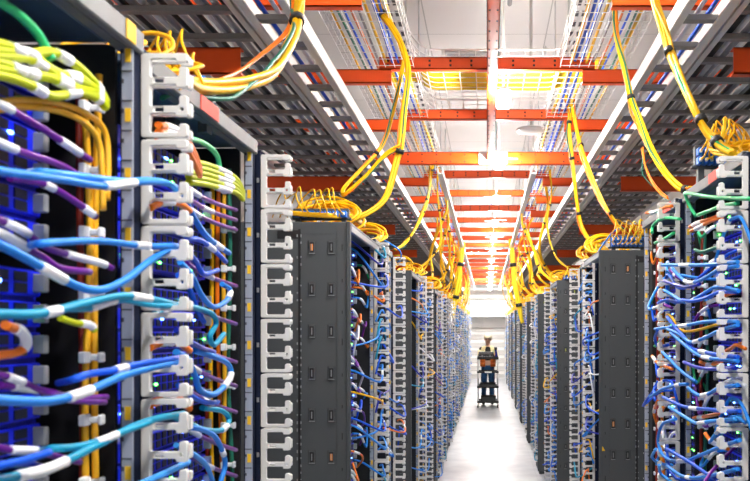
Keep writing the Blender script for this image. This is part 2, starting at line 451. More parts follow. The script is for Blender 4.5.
# network switches
def switch_set(s):
    d, w, h = .55, .66, .275; out = {}
    b = MB(); b.box(0, s * d, -w / 2, w / 2, 0, h, 'chassis', .004); out['body'] = b.mesh('body')
    b = MB(); rr = random.Random(3)
    b.box(-s * .012, 0, -w / 2 + .01, w / 2 - .01, .004, h / 6 - .004, 'card', .002)
    for k in range(14):
        y = -w / 2 + .04 + k * .042
        b.box(-s * .014, -s * .010, y, y + .028, .008, .022, 'port'); b.box(-s * .014, -s * .010, y, y + .028, .025, .039, 'port')
    b.box(-s * .03, -s * .010, w / 2 - .03, w / 2 - .018, .010, .038, 'rackgrey', .002)
    out['line_card'] = b.mesh('line_card')
    for nm, col in (('g', 'led_green'), ('b', 'led_blue'), ('a', 'led_amber')):
        b = MB(); b.box(-s * .017, -s * .011, -.004, .004, -.0025, .0025, col, .001); out['led' + nm] = b.mesh('led')
    return out, w, h
SWP = {s: switch_set(s) for s in (-1, 1)}
def switch(s, xe, yc, z, label, group, full=True, wid=None):
    P, w, h = SWP[s]
    e = empty('network_switch', (s * xe, yc, z), label, 'network switch', group)
    sc = 1.0 if wid is None else wid / w
    b = link('body', P['body'], e); b.scale.y = sc
    for k in range(6):
        c = link('line_card', P['line_card'], e, (0, 0, k * h / 6)); c.scale.y = sc
        if full:
            rr = random.Random(hash((round(yc, 2), round(z, 2), k)) & 255)
            for q in range(4): link('status_light', P['led' + 'gbbbg'[rr.randrange(5)]], c, (0, rr.uniform(-.3, .3), h / 12))
    return e

# ------------------------------------------------------------------ cables
def cable(pts, r, m, label, group=None, name='patch_cable', cat='cable', sleeves=(), plug=None, n=7, sub=6, sl='white', sr=1.22):
    path = catmull(pts, sub); b = MB(); b.tube(path, r, m, n)
    o = b.build(name); tag(o, label, cat, group)
    N = len(path) - 1
    for a, c in sleeves:
        a, c = a + (c - a) * .14, c - (c - a) * .14
        i0 = max(0, min(N - 1, int(a * N))); i1 = max(i0 + 1, min(N, int(c * N)))
        q = one(lambda bb: bb.tube(path[i0:i1 + 1], r * sr, sl, n), 'label_sleeve', o)
        q['label'] = 'white printed sleeve' if sl == 'white' else 'coloured sleeve'
    if plug:
        p = path[0]; d = (path[1] - path[0]).normalized()
        one(lambda bb: bb.tube([p - d * .022, p - d * .004, p + d * .012], r * 1.5, plug, 4), 'plug', o)
    return o
NEAR_COL = {'blue': 'bright blue', 'sky': 'sky blue', 'pale': 'pale blue', 'teal': 'teal', 'deep': 'dark blue', 'purple': 'purple', 'orangec': 'orange', 'greenc': 'green', 'white': 'white', 'lime': 'lime', 'yellow': 'yellow'}

# layout of both rows ---------------------------------------------------------
mgr = {-1: [], 1: []}          # (Y, near rack side gives cables from smaller Y?) per finger column
cabs = {-1: [], 1: []}
rackno = {-1: 0, 1: 0}
def add_rack(s, xf, y0, y1, near=False, sticker=None, top=None):
    i = rackno[s]; rackno[s] += 1
    lab = f'open steel equipment rack with marked rail, {ordw(i)} from the camera in the {SIDE[s]} row'
    return rack(s, xf, y0, y1, lab, near=near, group=f'open racks of the {SIDE[s]} row', sticker=sticker, top=top), i
def fill(s, xe, y0, y1, where, n=7, full=True, z0=.14):
    for k in range(n):
        z = 2.19 - .30 - k * .303
        if z < .05: break
        switch(s, xe, (y0 + y1) / 2, z, f'network switch with painted blue glow, {ordw(k)} from top in the {where}', 'network switches in the racks', full, wid=(y1 - y0) - .10)

YA, YBm = 1.479, 2.33
add_rack(-1, .572, .50, 1.46, True, [('label_yellow', 1.385, 1.42)])
add_rack(-1, .600, 1.56, 2.29, True, [('label_red', 1.83, 1.95)])
fill(-1, .69, .50, 1.40, 'first open rack on the left'); fill(-1, .71, 1.60, 2.24, 'second open rack on the left')
manager(-1, YA, 0, .580); manager(-1, YBm, 1)
mgr[-1] = [YA, YBm]
add_rack(1, .705, 1.55, 2.30, True)
add_rack(1, .705, 2.42, 3.16, True, [('label_red', 2.62, 2.78)])
add_rack(1, .705, 3.28, 3.98, True, [('label_red', 3.36, 3.56)])
fill(1, .81, 1.55, 2.25, 'first open rack on the right'); fill(1, .81, 2.44, 3.10, 'second open rack on the right'); fill(1, .81, 3.30, 3.92, 'third open rack on the right')
manager(1, 2.35, 0, .697); manager(1, 3.21, 1)
mgr[1] = [2.35, 3.21]
for s in (-1, 1):
    P0, dP, c1, c2 = (3.61, 2.92, 1.06, 1.99) if s < 0 else (4.88, 2.95, .855, 1.78)
    for k in range(9):
        P = P0 + dP * k
        cabinet(s, P, k); cabs[s].append(P)
        manager(s, P + c1, len(mgr[s])); mgr[s].append(P + c1)
        _, i = add_rack(s, ROOT[s] + .004, P + c1 + .07, P + c2 - .03)
        manager(s, P + c2, len(mgr[s])); mgr[s].append(P + c2)
        if P < 14:
            fill(s, XCAB[s] + .12, P + .06, P + (.86 if s < 0 else .74), f'{ordw(k)} charcoal cabinet on the {SIDE[s]}', full=P < 9)
            fill(s, ROOT[s] + .11, P + c1 + .09, P + c2 - .08, f'{ordw(i)} open rack on the {SIDE[s]}', full=P < 9)
# ------------------------------------------------------------------ patch cables
BG = 'patch cables of the racks'
def hero(pts, X0, X1, r, c, label, sleeves=(), group=None, plug=None, name='patch_cable', sl='white', n=8):
    """a cable through pixel points, running from X0 to X1 metres beside the camera line"""
    out = []
    for i, (x, y) in enumerate(pts): out.append(PX(x, y, X0 + (X1 - X0) * i / (len(pts) - 1)))
    if X0 == -.565 and 0 < pts[0][0] < 110: out.insert(0, PX(pts[0][0] - 14, pts[0][1] + 3, -.655))
    return cable(out, r, c, label, group, name, 'cable', sleeves, plug, n=n, sl=sl)
def heroY(pts, Y0, Y1, r, c, label, sleeves=(), group=None, plug=None, name='patch_cable', sl='white', n=7):
    out = [PY(x, y, Y0 + (Y1 - Y0) * i / (len(pts) - 1)) for i, (x, y) in enumerate(pts)]
    return cable(out, r, c, label, group, name, 'cable', sleeves, plug, n=n, sl=sl)
HL = [  # first rack on the left: thick pale cables sweeping to the first finger column
 ([(-40, 160), (0, 171), (60, 179), (105, 186), (140, 182), (165, 183), (178, 189), (188, 200)], 'sky', .0055, 'sky blue cable sweeping across the first left rack, topmost of the pale ones', ((.42, .58),)),
 ([(40, 172), (80, 176), (125, 181), (150, 180), (170, 184), (180, 195)], 'pale', .005, 'pale blue cable lying just over the topmost sky blue one', ((.05, .15),)),
 ([(-40, 233), (0, 245), (40, 266), (75, 285), (100, 290), (125, 280), (150, 261), (168, 250), (182, 247)], 'sky', .006, 'sky blue cable sagging deepest in the first left rack', ((.25, .36),)),
 ([(38, 244), (60, 242), (100, 241), (135, 245), (155, 246), (176, 246)], 'sky', .0052, 'sky blue cable running level above the deepest sagging one', ((.65, .82),)),
 ([(-40, 309), (0, 314), (45, 313), (85, 303), (120, 296), (150, 299), (168, 303), (182, 307)], 'teal', .006, 'teal cable crossing the first left rack at mid height', ((.28, .36), (.60, .74))),
 ([(60, 309), (90, 308), (120, 300), (150, 305), (175, 306)], 'teal', .005, 'short teal cable lying under the mid-height teal one', ((.4, .6),)),
 ([(-40, 396), (0, 400), (50, 401), (85, 392), (120, 377), (150, 368), (182, 361)], 'sky', .0062, 'sky blue cable rising to the right below the middle of first left rack', ((.40, .55),)),
 ([(72, 380), (90, 374), (115, 370), (140, 364), (178, 358)], 'blue', .0055, 'bright blue cable lying behind the rising sky blue one', ((.6, .72),)),
 ([(-40, 484), (0, 480), (50, 468), (95, 446), (135, 426), (160, 418), (184, 414)], 'teal', .0062, 'lowest teal cable rising to the right in the first left rack', ((.22, .42),)),
 ([(50, 449), (75, 447), (100, 441), (125, 431), (150, 422)], 'teal', .0052, 'short teal cable lying above the lowest rising teal one', ((.55, .8),)),
 ([(120, 492), (145, 482), (165, 473), (188, 462)], 'pale', .006, 'pale blue cable end rising at the bottom of first finger column', ()),
 ([(-30, 476), (0, 466), (25, 460), (50, 452)], 'blue', .005, 'bright blue cable at the bottom left behind the lowest teal one', ()),
]
for pts, c, r, lab, sl in HL: hero(pts, -.565, -.53, r, c, lab, sl, 'cables across the first left rack')
HP = [
 ([(-30, 92), (0, 104), (35, 124), (60, 140), (90, 160)], 'purple', .0052, 'purple cable with white sleeves, upper one in first left rack', ((.2, .38), (.75, .98))),
 ([(-30, 128), (0, 143), (25, 153), (60, 165), (85, 180)], 'purple', .0052, 'purple cable with white sleeves just above topmost sky blue one', ((.05, .5),)),
 ([(10, 178), (40, 183), (60, 192), (80, 205), (96, 217)], 'purple', .0052, 'purple cable dangling below the topmost sky blue one', ((.3, .45), (.78, 1))),
 ([(-20, 212), (0, 220), (25, 232), (45, 247), (70, 255), (100, 263), (112, 268)], 'purple', .0052, 'purple cable with long white sleeves crossing the sagging sky blue one', ((.16, .42), (.60, .95))),
 ([(-20, 228), (0, 233), (40, 255), (60, 268), (90, 272)], 'purple', .0052, 'lower purple cable crossing the sagging sky blue one', ((.2, .48),)),
 ([(0, 385), (25, 388), (50, 392), (75, 398), (107, 397)], 'purple', .005, 'purple cable behind the rising sky blue one', ((.1, .45),)),
 ([(-10, 372), (15, 379), (40, 390), (70, 400), (105, 402)], 'purple', .005, 'lower purple cable behind the rising sky blue one', ((.15, .4),)),
 ([(-10, 444), (10, 450), (35, 451), (58, 457), (80, 462)], 'purple', .005, 'purple cable above the lowest teal one with white sleeve', ((.2, .6),)),
 ([(-20, 462), (5, 464), (30, 464), (50, 470)], 'deep', .005, 'dark blue cable at the bottom left corner', ()),
 ([(-15, 106), (20, 100), (55, 103), (85, 113), (104, 130), (108, 160), (107, 200)], 'gold', .005, 'golden cable arching over then down beside the first left rail', ()),
 ([(-15, 112), (20, 107), (55, 110), (82, 121), (98, 140), (102, 170), (103, 210)], 'gold', .005, 'second golden cable arching down beside the first left rail', ()),
 ([(-30, -20), (0, 2), (18, 14), (36, 32), (46, 48), (52, 60)], 'greenc', .0065, 'thick green cable curving down at the top left corner', ()),
 ([(-20, 359), (2, 355), (18, 352), (26, 344), (22, 332), (5, 325)], 'orangec', .006, 'orange and white cable hooking round at the left edge', ((.45, 1),)),
]
for pts, c, r, lab, sl in HP: hero(pts, -.62, -.59, r, c, lab, sl, 'coloured cables in the first left rack')
for k in range(6):   # lime and white braided bundle
    dy = k * 6.2 - 12; sh = (k % 3) * 3; w1, w2 = [(4, -5), (-3, 4), (-4, -2), (5, 3), (-2, -4), (3, 5)][k]
    hero([(-30, 52 + dy * .9), (0, 56 + dy), (28, 62 + dy + w1), (52, 68 + dy * .9 + sh + w2), (78, 78 + dy * .6 + sh - w1), (98, 92 + dy * .35), (106, 104 + dy * .2)], -.60, -.585, .0068, 'lime', f'lime cable with white bands in the bundle at upper left, {ordw(k)} from top',
         ((.22 + .07 * (k % 3), .34 + .07 * (k % 3)), (.52 + .07 * (k % 2), .64 + .07 * (k % 2)), (.80, .90)), 'lime bundle in the first left rack', name='lime_cable')
hero([(60, 318), (75, 323), (90, 325), (95, 331)], -.60, -.59, .005, 'lime', 'short lime and white plug cable below the mid-height teal one', ((.4, 1),), name='lime_cable')
# vertical bundles running down behind the rails
VB = [('gold', 'golden'), ('yellow', 'yellow'), ('orangec', 'orange'), ('dgreen', 'dark green'), ('redc', 'red')]
for s, xf, yr, wh, pal in ((-1, .572, 1.435, 'first left rack', [0, 0, 4]), (-1, .60, 2.262, 'second left rack', [3, 0, 2, 1, 4]), (1, .705, 3.13, 'second right rack', [4, 3]), (1, .705, 3.93, 'third right rack', [4, 0, 2]), (1, .705, 2.27, 'nearest right rack', [4])):
    for k, q in enumerate(pal):
        c, cn = VB[q]; x = s * (xf + .055 + k * .013); rr = random.Random(k * 3 + int(yr * 100))
        pts = [(x + rr.uniform(-.006, .006), yr - .012 - rr.uniform(0, .014) - .01 * (k % 2), 2.18 - j * .26) for j in range(9)]
        cable(pts, .0058, c, f'{cn} cable hanging vertically inside the {wh}, {ordw(k)} from the aisle', 'vertical cables inside the racks', 'vertical_cable', 'cable', n=6)

HL2 = [ # second left rack, looping back to the first finger column
 ([(176, 192), (186, 203), (194, 218), (203, 232), (214, 243), (229, 253)], 'sky', .0065, 'sky blue cable slanting down from the first finger column into the second left rack', ((.8, .95),)),
 ([(150, 316), (178, 306), (196, 308), (212, 314), (216, 324), (210, 336), (214, 345), (224, 334)], 'teal', .006, 'teal cable kinking round inside the second left rack', ((.05, .2),)),
 ([(176, 352), (188, 360), (195, 376), (200, 390), (215, 394), (230, 378), (228, 364), (212, 356), (192, 350)], 'sky', .0065, 'sky blue cable making the biggest loop in the second left rack', ((.55, .7),)),
 ([(172, 416), (188, 423), (205, 430), (222, 430), (229, 420), (222, 411), (202, 408)], 'teal', .006, 'teal cable looping back near the bottom of the second left rack', ((.5, .6),)),
 ([(182, 426), (200, 429), (214, 436), (222, 450), (225, 465), (220, 484)], 'sky', .006, 'sky blue cable bending down at the bottom of the second left rack', ((.6, .7),)),
 ([(180, 262), (192, 276), (202, 296), (214, 307), (227, 300), (230, 290), (222, 284)], 'sky', .006, 'sky blue cable with a round hook above the teal kinked one', ((.7, .85),)),
 ([(170, 244), (186, 250), (196, 262), (204, 274), (218, 270)], 'blue', .0055, 'bright blue cable hooking below the slanting sky blue one', ()),
 ([(178, 275), (190, 290), (197, 310), (204, 322)], 'blue', .0055, 'bright blue cable falling behind the teal kinked one', ()),
 ([(178, 228), (189, 238), (200, 240), (214, 250), (226, 262)], 'blue', .0055, 'bright blue cable just under the slanting sky blue one', ((.6, .8),)),
 ([(178, 385), (190, 395), (204, 402), (218, 402)], 'blue', .0055, 'bright blue cable under the biggest loop', ()),
 ([(176, 445), (190, 452), (206, 465), (214, 485)], 'pale', .0055, 'pale blue cable at the very bottom of the second left rack', ()),
 ([(176, 330), (188, 340), (202, 348), (214, 352)], 'deep', .0055, 'dark blue cable above the biggest loop', ()),
]
for pts, c, r, lab, sl in HL2: hero(pts, -.575, -.60, r, c, lab, sl, 'blue cables in the second left rack')
for k in range(10):
    y = [196, 206, 216, 272, 310, 348, 372, 398, 436, 462][k]
    hero([(186, y - 9), (202, y + 1), (218, y + 8), (236, y + 14)], -.60, -.62, .0052, 'purple', f'purple cable with white sleeve in the second left rack, {ordw(k)} from top', ((.35 if k % 2 else .05, .6 if k % 2 else .35),), 'purple cables in the second left rack')
for k in range(5):
    dy = k * 5 - 6
    hero([(188, 168 + dy), (204, 170 + dy), (222, 176 + dy * .9), (236, 183 + dy * .7), (243, 194 + dy * .4)], -.61, -.60, .0066, 'lime', f'lime cable with white bands in the second left rack, {ordw(k)} from top', ((.42 + .06 * (k % 2), .66 + .06 * (k % 2)),), 'lime bundle in the second left rack', name='lime_cable')
hero([(180, 140), (195, 140), (208, 146), (217, 156), (220, 172)], -.60, -.61, .006, 'greenc', 'green cable curving over the lime bundle of the second left rack')
for k in range(3): hero([(158, 125 + k * 7), (172, 128 + k * 6), (184, 136 + k * 5), (193, 150 + k * 5), (200, 168 + k * 4)], -.56, -.59, .0062, 'orangec', f'orange and white cable through the upper first fingers, {ordw(k)} from top', ((.1, .5),), 'orange cables of the first finger column')
for k, y in enumerate((403, 400, 345, 205)): hero([(150, y + 3), (165, y - 3), (180, y - 1), (190, y + 6)], -.565, -.55, .006, 'orangec', 'orange and white cable caught in the first finger column, ' + ['just above the lowest teal one', 'topmost of the low pair', 'at mid height', 'below the purple dangling one'][k], ((.2, .6),), 'orange cables of the first finger column')

HR = [ # second right rack, between the two nearest right finger columns
 ([(664, 290), (675, 297), (684, 302), (691, 301), (703, 294), (716, 287), (731, 289), (739, 291)], 'sky', 'sky blue cable drooping between the two nearest right columns, highest droop', ((.35, .5),)),
 ([(682, 300), (694, 301), (708, 297), (720, 292), (738, 292)], 'blue', 'bright blue cable hugging the highest drooping one', ()),
 ([(658, 303), (667, 300), (678, 302), (690, 300)], 'blue', 'short bright blue cable left of the highest drooping one', ()),
 ([(655, 329), (671, 327), (688, 325), (703, 322), (720, 321), (738, 322)], 'sky', 'sky blue cable running nearly level, upper middle right', ((.3, .42),)),
 ([(667, 317), (675, 327), (685, 338), (692, 348), (704, 352), (720, 355), (738, 357)], 'blue', 'bright blue cable dropping then level beside right columns', ((.6, .72),)),
 ([(667, 329), (679, 334), (690, 342), (702, 339), (719, 331), (738, 325)], 'sky', 'sky blue cable sagging in a wide V below the level one', ((.45, .6),)),
 ([(671, 333), (686, 346), (700, 356), (717, 359), (738, 361)], 'sky', 'sky blue cable under the wide V ending in the right column', ((.55, .7),)),
 ([(658, 329), (655, 338), (658, 346), (668, 345)], 'blue', 'bright blue hook at the left end of the wide V', ()),
 ([(650, 397), (663, 389), (678, 385), (688, 384)], 'sky', 'sky blue cable rising right in the lower right rack', ((.6, .75),)),
 ([(655, 400), (654, 390), (658, 381)], 'blue', 'short bright blue cable standing at the left of the lower right rack', ()),
 ([(663, 397), (677, 404), (690, 408), (706, 409), (722, 411), (740, 411)], 'blue', 'bright blue cable sloping down across the lower right rack', ((.4, .52),)),
 ([(669, 407), (685, 417), (696, 423), (712, 421), (736, 419)], 'pale', 'pale blue cable below the sloping bright blue one', ((.55, .7),)),
 ([(688, 388), (698, 395), (708, 394), (718, 389), (738, 385)], 'sky', 'sky blue cable with white sleeve above the sloping one', ((.3, .55),)),
 ([(676, 419), (663, 424), (658, 438), (661, 452), (670, 460), (686, 461), (696, 457), (720, 447), (740, 440)], 'sky', 'sky blue cable in a big backward C near the lower right', ((.55, .64),)),
 ([(667, 449), (681, 457), (694, 465), (707, 474), (720, 482)], 'blue', 'bright blue cable crossing under the backward C', ()),
 ([(656, 449), (652, 457), (659, 463), (672, 465)], 'pale', 'pale blue hook left of the backward C', ()),
 ([(659, 465), (661, 474), (672, 482)], 'pale', 'pale blue cable leaving the picture at lower right', ()),
 ([(667, 466), (680, 475), (693, 478), (710, 476), (738, 469)], 'sky', 'lowest sky blue cable with white sleeve on the right', ((.4, .5),)),
 ([(662, 265), (680, 265), (700, 265), (719, 264), (738, 262)], 'sky', 'sky blue cable running level, highest in the right rack', ((.25, .42),)),
 ([(672, 268), (680, 277), (690, 283), (705, 278), (720, 269), (738, 266)], 'sky', 'sky blue cable sagging just under the highest level one', ((.3, .5),)),
 ([(664, 281), (676, 285), (688, 287), (700, 284)], 'deep', 'dark blue cable under the sagging highest pair', ()),
 ([(684, 362), (696, 367), (712, 369), (736, 368)], 'deep', 'dark blue cable behind the fingers below the wide V', ()),
 ([(662, 352), (672, 362), (682, 372), (696, 382)], 'sky', 'sky blue cable falling from the hook towards lower right rack', ()),
]
for pts, c, lab, sl in HR: hero(pts, .615, .648, .0056, c, lab, sl, 'blue cables of the right racks')
HR2 = [
 ([(704, 304), (717, 299), (729, 294), (737, 292)], 'orangec', 'orange and white cable under the highest drooping blue one', ((.1, .45),)),
 ([(652, 356), (659, 364), (672, 369)], 'orangec', 'orange and white cable at the left below the hook', ((.1, .4),)),
 ([(700, 362), (709, 365), (722, 361)], 'orangec', 'orange and white cable behind the sagging right cables', ((.4, .8),)),
 ([(694, 418), (708, 416), (722, 413)], 'orangec', 'orange cable under the sloping bright blue one', ((.2, .4),)),
 ([(705, 433), (712, 442), (728, 449)], 'orangec', 'orange and white cable above the backward C end', ((.45, .8),)),
 ([(658, 400), (654, 412), (657, 424)], 'orangec', 'orange and white cable hanging at the left of the lower right rack', ((.3, .6),)),
 ([(691, 231), (700, 227), (709, 222), (722, 217)], 'orangec', 'orange and white cable bundle strand near the top right, lower strand', ((.1, .6),)),
 ([(690, 227), (700, 222), (710, 219), (724, 214)], 'orangec', 'orange and white cable bundle strand near the top right, upper strand', ((.1, .5),)),
 ([(646, 213), (655, 212), (664, 208), (672, 206)], 'orangec', 'orange and white cable strand by the second right column', ((.1, .6),)),
 ([(685, 193), (698, 195), (711, 197), (728, 198), (752, 199)], 'greenc', 'thick green cable running level at the top right', ()),
 ([(698, 215), (709, 211), (722, 206), (738, 203)], 'greenc', 'green cable rising to the right below the thick level one', ()),
 ([(685, 194), (688, 202), (692, 210), (696, 216)], 'greenc', 'green cable dropping from the thick level one', ()),
 ([(652, 233), (653, 226), (659, 220), (668, 218), (680, 219)], 'greenc', 'green cable arching by the second right finger column', ()),
 ([(655, 243), (664, 239), (674, 233)], 'greenc', 'short green cable under the arching green one', ()),
 ([(695, 250), (702, 252), (712, 249), (722, 246)], 'dgreen', 'dark green cable behind the orange strands', ()),
 ([(658, 296), (664, 304), (672, 308)], 'purple', 'purple cable behind the second right column, upper', ((.3, .6),)),
 ([(670, 270), (676, 276), (682, 280)], 'purple', 'purple cable behind the second right column, highest', ((.3, .6),)),
]
for pts, c, lab, sl in HR2: hero(pts, .635, .66, .0058, c, lab, sl, 'coloured cables of the right racks')

# cables caught in the finger columns further down both rows
def strand(rr, s, Ym, dirn, slot, root, far):
    W = .082; zs = ZT - (slot + .5) * PIT; xf = root + .11
    Ye = Ym + dirn * rr.uniform(.16, .62); z0 = zs + rr.uniform(-.10, .14)
    sag = rr.uniform(.0, .10); out = rr.uniform(-.03, .035)
    p = [(s * xf, Ye, z0), (s * (root + .04), Ye - dirn * .01, z0 - .005), (s * (root - W + .02 - out), Ym + dirn * max(.08, abs(Ye - Ym) * .55), (z0 + zs) / 2 - sag), (s * (root - W * .62 - out * .6), Ym + dirn * .05, zs - .012), (s * (root - W * .5), Ym - dirn * .01, zs)]
    if rr.random() < .6: p += [(s * (root - W * .45), Ym - dirn * .06, zs - .015), (s * (root - .02), Ym - dirn * .10, zs - rr.uniform(.06, .16))]
    else: p += [(s * (root - W * .3), Ym - dirn * .045, zs - .01)]
    return p
PAL = ['sky', 'blue', 'sky', 'blue', 'pale', 'sky', 'blue', 'teal', 'sky', 'deep', 'white', 'purple', 'orangec', 'blue', 'yellow', 'sky']
far = MB(); total = 0
for s in (-1, 1):
    for i, Ym in enumerate(mgr[s]):
        rr = random.Random(100 + i * 2 + s); root = ROOT[s]
        if s < 0 and i < 2: continue
        first = (i - 2) % 2 == 0 if i >= 2 else None
        if i < 2: n, dirs = 14, (1,) if i == 0 else (-1, 1)
        elif first: n, dirs = (30 if Ym < 7 else 20), (-1, -1, 1)
        else: n, dirs = (9 if s < 0 else 12), (-1,)
        near = Ym < 11.2
        if not near: n = 22 if first else 13
        slots = rr.sample(range(43), n); slots.sort()
        for q, sl_ in enumerate(slots):
            c = PAL[rr.randrange(len(PAL))]; pts = strand(rr, s, Ym, rr.choice(dirs), sl_, root, not near)
            if near:
                cable(pts, .0052 if Ym < 6 else .0058, c, f'{NEAR_COL[c]} patch cable at the {ordw(sl_)} slot down, {ordw(i)} finger column on the {SIDE[s]}', BG, sleeves=((.06, .16),) if q % 2 else ((.50, .58),), n=6, sub=4); total += 1
            else: far.tube(catmull(pts, 3), .0065, rr.choice(['blue', 'sky', 'sky', 'pale', 'teal', 'white']), 5, cap=False)
o = far.build('patch_cables'); tag(o, 'mass of blue and white patch cables in the distant finger columns of both rows', 'cables', None, 'stuff')
# short coloured leads deep inside the nearer racks and cabinets
for s, xe, ya, yb, wh, nn in ((1, .795, 2.85, 3.08, 'second right rack', 16), (1, .795, 3.5, 3.9, 'third right rack', 12), (-1, .67, 4.05, 4.5, 'first left cabinet', 26)):
    rr = random.Random(int(ya * 100))
    for k in range(nn):
        z = 2.12 - k * (1.5 / nn) + rr.uniform(-.02, .02); y = rr.uniform(ya, yb); c = ['purple', 'orangec', 'white', 'purple', 'blue', 'sky', 'orangec', 'greenc'][rr.randrange(8)]
        xo = xe - .06
        pts = [(s * xe, y, z), (s * (xo + .02), y + .01, z - .01), (s * xo, y + .07, z - rr.uniform(.03, .08)), (s * (xo + .01), y + .16, z - rr.uniform(-.03, .10)), (s * (xo + .05), min(y + .24, yb + .06), z - rr.uniform(0, .16))]
        cable(pts, .0052, c, f'{NEAR_COL[c]} lead curling inside the {wh}, {ordw(k)} from top', 'short leads inside the racks', 'short_lead', 'cable', sleeves=((.2, .45),), n=6, sub=4)
print('near cables', total)
# ------------------------------------------------------------------ overhead: lamps, beams, ladders, baskets
n = 0
for k in range(-3, 13):
    Y = 5.30 + 2.05 * k
    e = empty('batten_lamp', (.10, Y, CH + 1.385), f'small glowing white lamp hanging beneath the orange beams, {ordw(n)} along the aisle', 'lamp', 'lamps hanging over the aisle'); n += 1
    one(lambda b: b.box(-.02, .02, -.16, .16, .022, .038, 'whitemetal', .004), 'housing', e)
    one(lambda b: b.box(-.042, .042, -.15, .15, -.018, .024, 'lamp', .012), 'diffuser', e)
    for yy in (-.12, .12): one(lambda b: b.tube([(0, yy, .036), (0, yy, ZC - CH - 1.385)], .004, 'wire', 5), 'suspension_rod', e)
    if k > 0: one(lambda b: (b.box(-.012, .16, -.012, .012, .04, .052, 'grey', .003), b.box(-.13, .012, .06, .08, .04, .05, 'grey', .003)), 'bracket_arm', e)
for Y, z, lab in ((25.7, CH + 2.25, 'glowing white batten lamp hung crosswise above the far part of the aisle'), (30.6, CH + .95, 'added white fill lamp crossing below the far air duct')):  # the second lamp is added to brighten the far wall
    e = empty('batten_lamp', (.05, Y, z), lab, 'lamp')
    one(lambda b: b.box(-.62, .62, -.085, .085, .03, .085, 'whitemetal', .008), 'housing', e)
    one(lambda b: b.box(-.60, .60, -.065, .065, -.012, .034, 'lamp' if Y < 30 else 'fill_lamp', .01), 'diffuser', e)
    for xx in (-.5, .5): one(lambda b: b.tube([(xx, 0, .07), (xx, 0, ZC - z)], .004, 'wire', 5), 'suspension_rod', e)

def bolt_holes(b, x0, x1, y, z0, z1):
    x = x0 + .05
    while x < x1 - .03:
        for zz in (z0 + .022, z1 - .022): b.box(x - .006, x + .006, y - .0015, y + .001, zz - .006, zz + .006, 'hole')
        x += .12
def chan(b, x0, x1, y0, y1, z0, z1, m):   # a C-shaped channel lying across the aisle, open to the far side
    b.box(x0, x1, y0, y0 + .006, z0, z1, m); b.box(x0, x1, y0, y1, z0, z0 + .006, m); b.box(x0, x1, y0, y1, z1 - .006, z1, m)
for k in range(22):
    Y = 3.86 + 1.2 * k
    main = (k == 3); z0 = CH + (1.405 if main else 1.5)
    e = empty('cross_beam', (0, Y, z0), ('wide bolted orange beam spanning the whole aisle behind the yellow cable tray' if main else f'orange steel beam across the aisle under the white ceiling, {ordw(k)} from the camera'), 'beam', 'orange beams over the aisle')
    hw, hh = (1.8, .105) if main else (.62, .07)
    def d(b):
        chan(b, -hw, hw, 0, .05, 0, hh, 'orange')
        if k < 8: bolt_holes(b, -hw, hw, 0, 0, hh)
    one(d, 'beam_channel', e)
    for xx in (-.58, .58): one(lambda b: b.tube([(xx, .025, hh), (xx, .025, ZC - z0)], .006, 'wire', 5), 'hanger_rod', e)
    if main: one(lambda b: (b.box(-.07, .17, -.008, -.001, .0, hh, 'whitemetal', .002), [b.box(x - .008, x + .008, -.012, -.006, z - .008, z + .008, 'wire') for x in (-.04, .14) for z in (.025, .09)]), 'joint_plate', e)
    if not main:
        for s in (-1, 1):
            e = empty('side_beam', (0, Y, CH + 1.42), f'orange steel beam carrying the wire basket on the {SIDE[s]}, {ordw(k)} from the camera', 'beam', 'orange beams under the wire baskets')
            one(lambda b: chan(b, s * .55 if s > 0 else -1.8, 1.8 if s > 0 else -.55, 0, .05, 0, .08, 'orange'), 'beam_channel', e)
            one(lambda b: b.tube([(s * 1.7, .025, .08), (s * 1.7, .025, ZC - CH - 1.42)], .006, 'wire', 5), 'hanger_rod', e)
for k in range(9):
    Y = 3.64 + 3.06 * k
    for s in (-1, 1):
        e = empty('support_beam', (0, Y, CH + 1.06), f'broad red-orange beam beneath the {SIDE[s]} ladder tray, {ordw(k)} from the camera', 'beam', 'red-orange beams beneath the ladder trays')
        one(lambda b: chan(b, s * 1.02 if s > 0 else -1.8, 1.8 if s > 0 else -1.02, 0, .05, 0, .11, 'orange'), 'beam_channel', e)
        one(lambda b: b.tube([(s * 1.72, .025, .11), (s * 1.72, .025, ZC - CH - 1.06)], .006, 'wire', 5), 'hanger_rod', e)
e = empty('centre_channel', (.03, 1.2, CH + 1.44), 'long orange channel running down the middle of the ceiling to the bolted beam', 'beam')
def d(b):
    b.box(-.03, .03, 0, 6.4, 0, .005, 'orange'); b.box(-.03, -.025, 0, 6.4, 0, .06, 'orange'); b.box(.025, .03, 0, 6.4, 0, .06, 'orange')
    for k in range(44):
        for xx in (-.018, .018): b.box(xx - .004, xx + .004, .1 + k * .14 - .007, .1 + k * .14 + .007, -.0015, .001, 'hole')
one(d, 'channel', e)
tag(one(lambda b: b.tube([(.19, 1.2, ZC - .06), (.19, 7.4, ZC - .06)], .02, 'grey', 8), 'conduit'), 'grey conduit running along the white ceiling beside the orange channel', 'conduit')

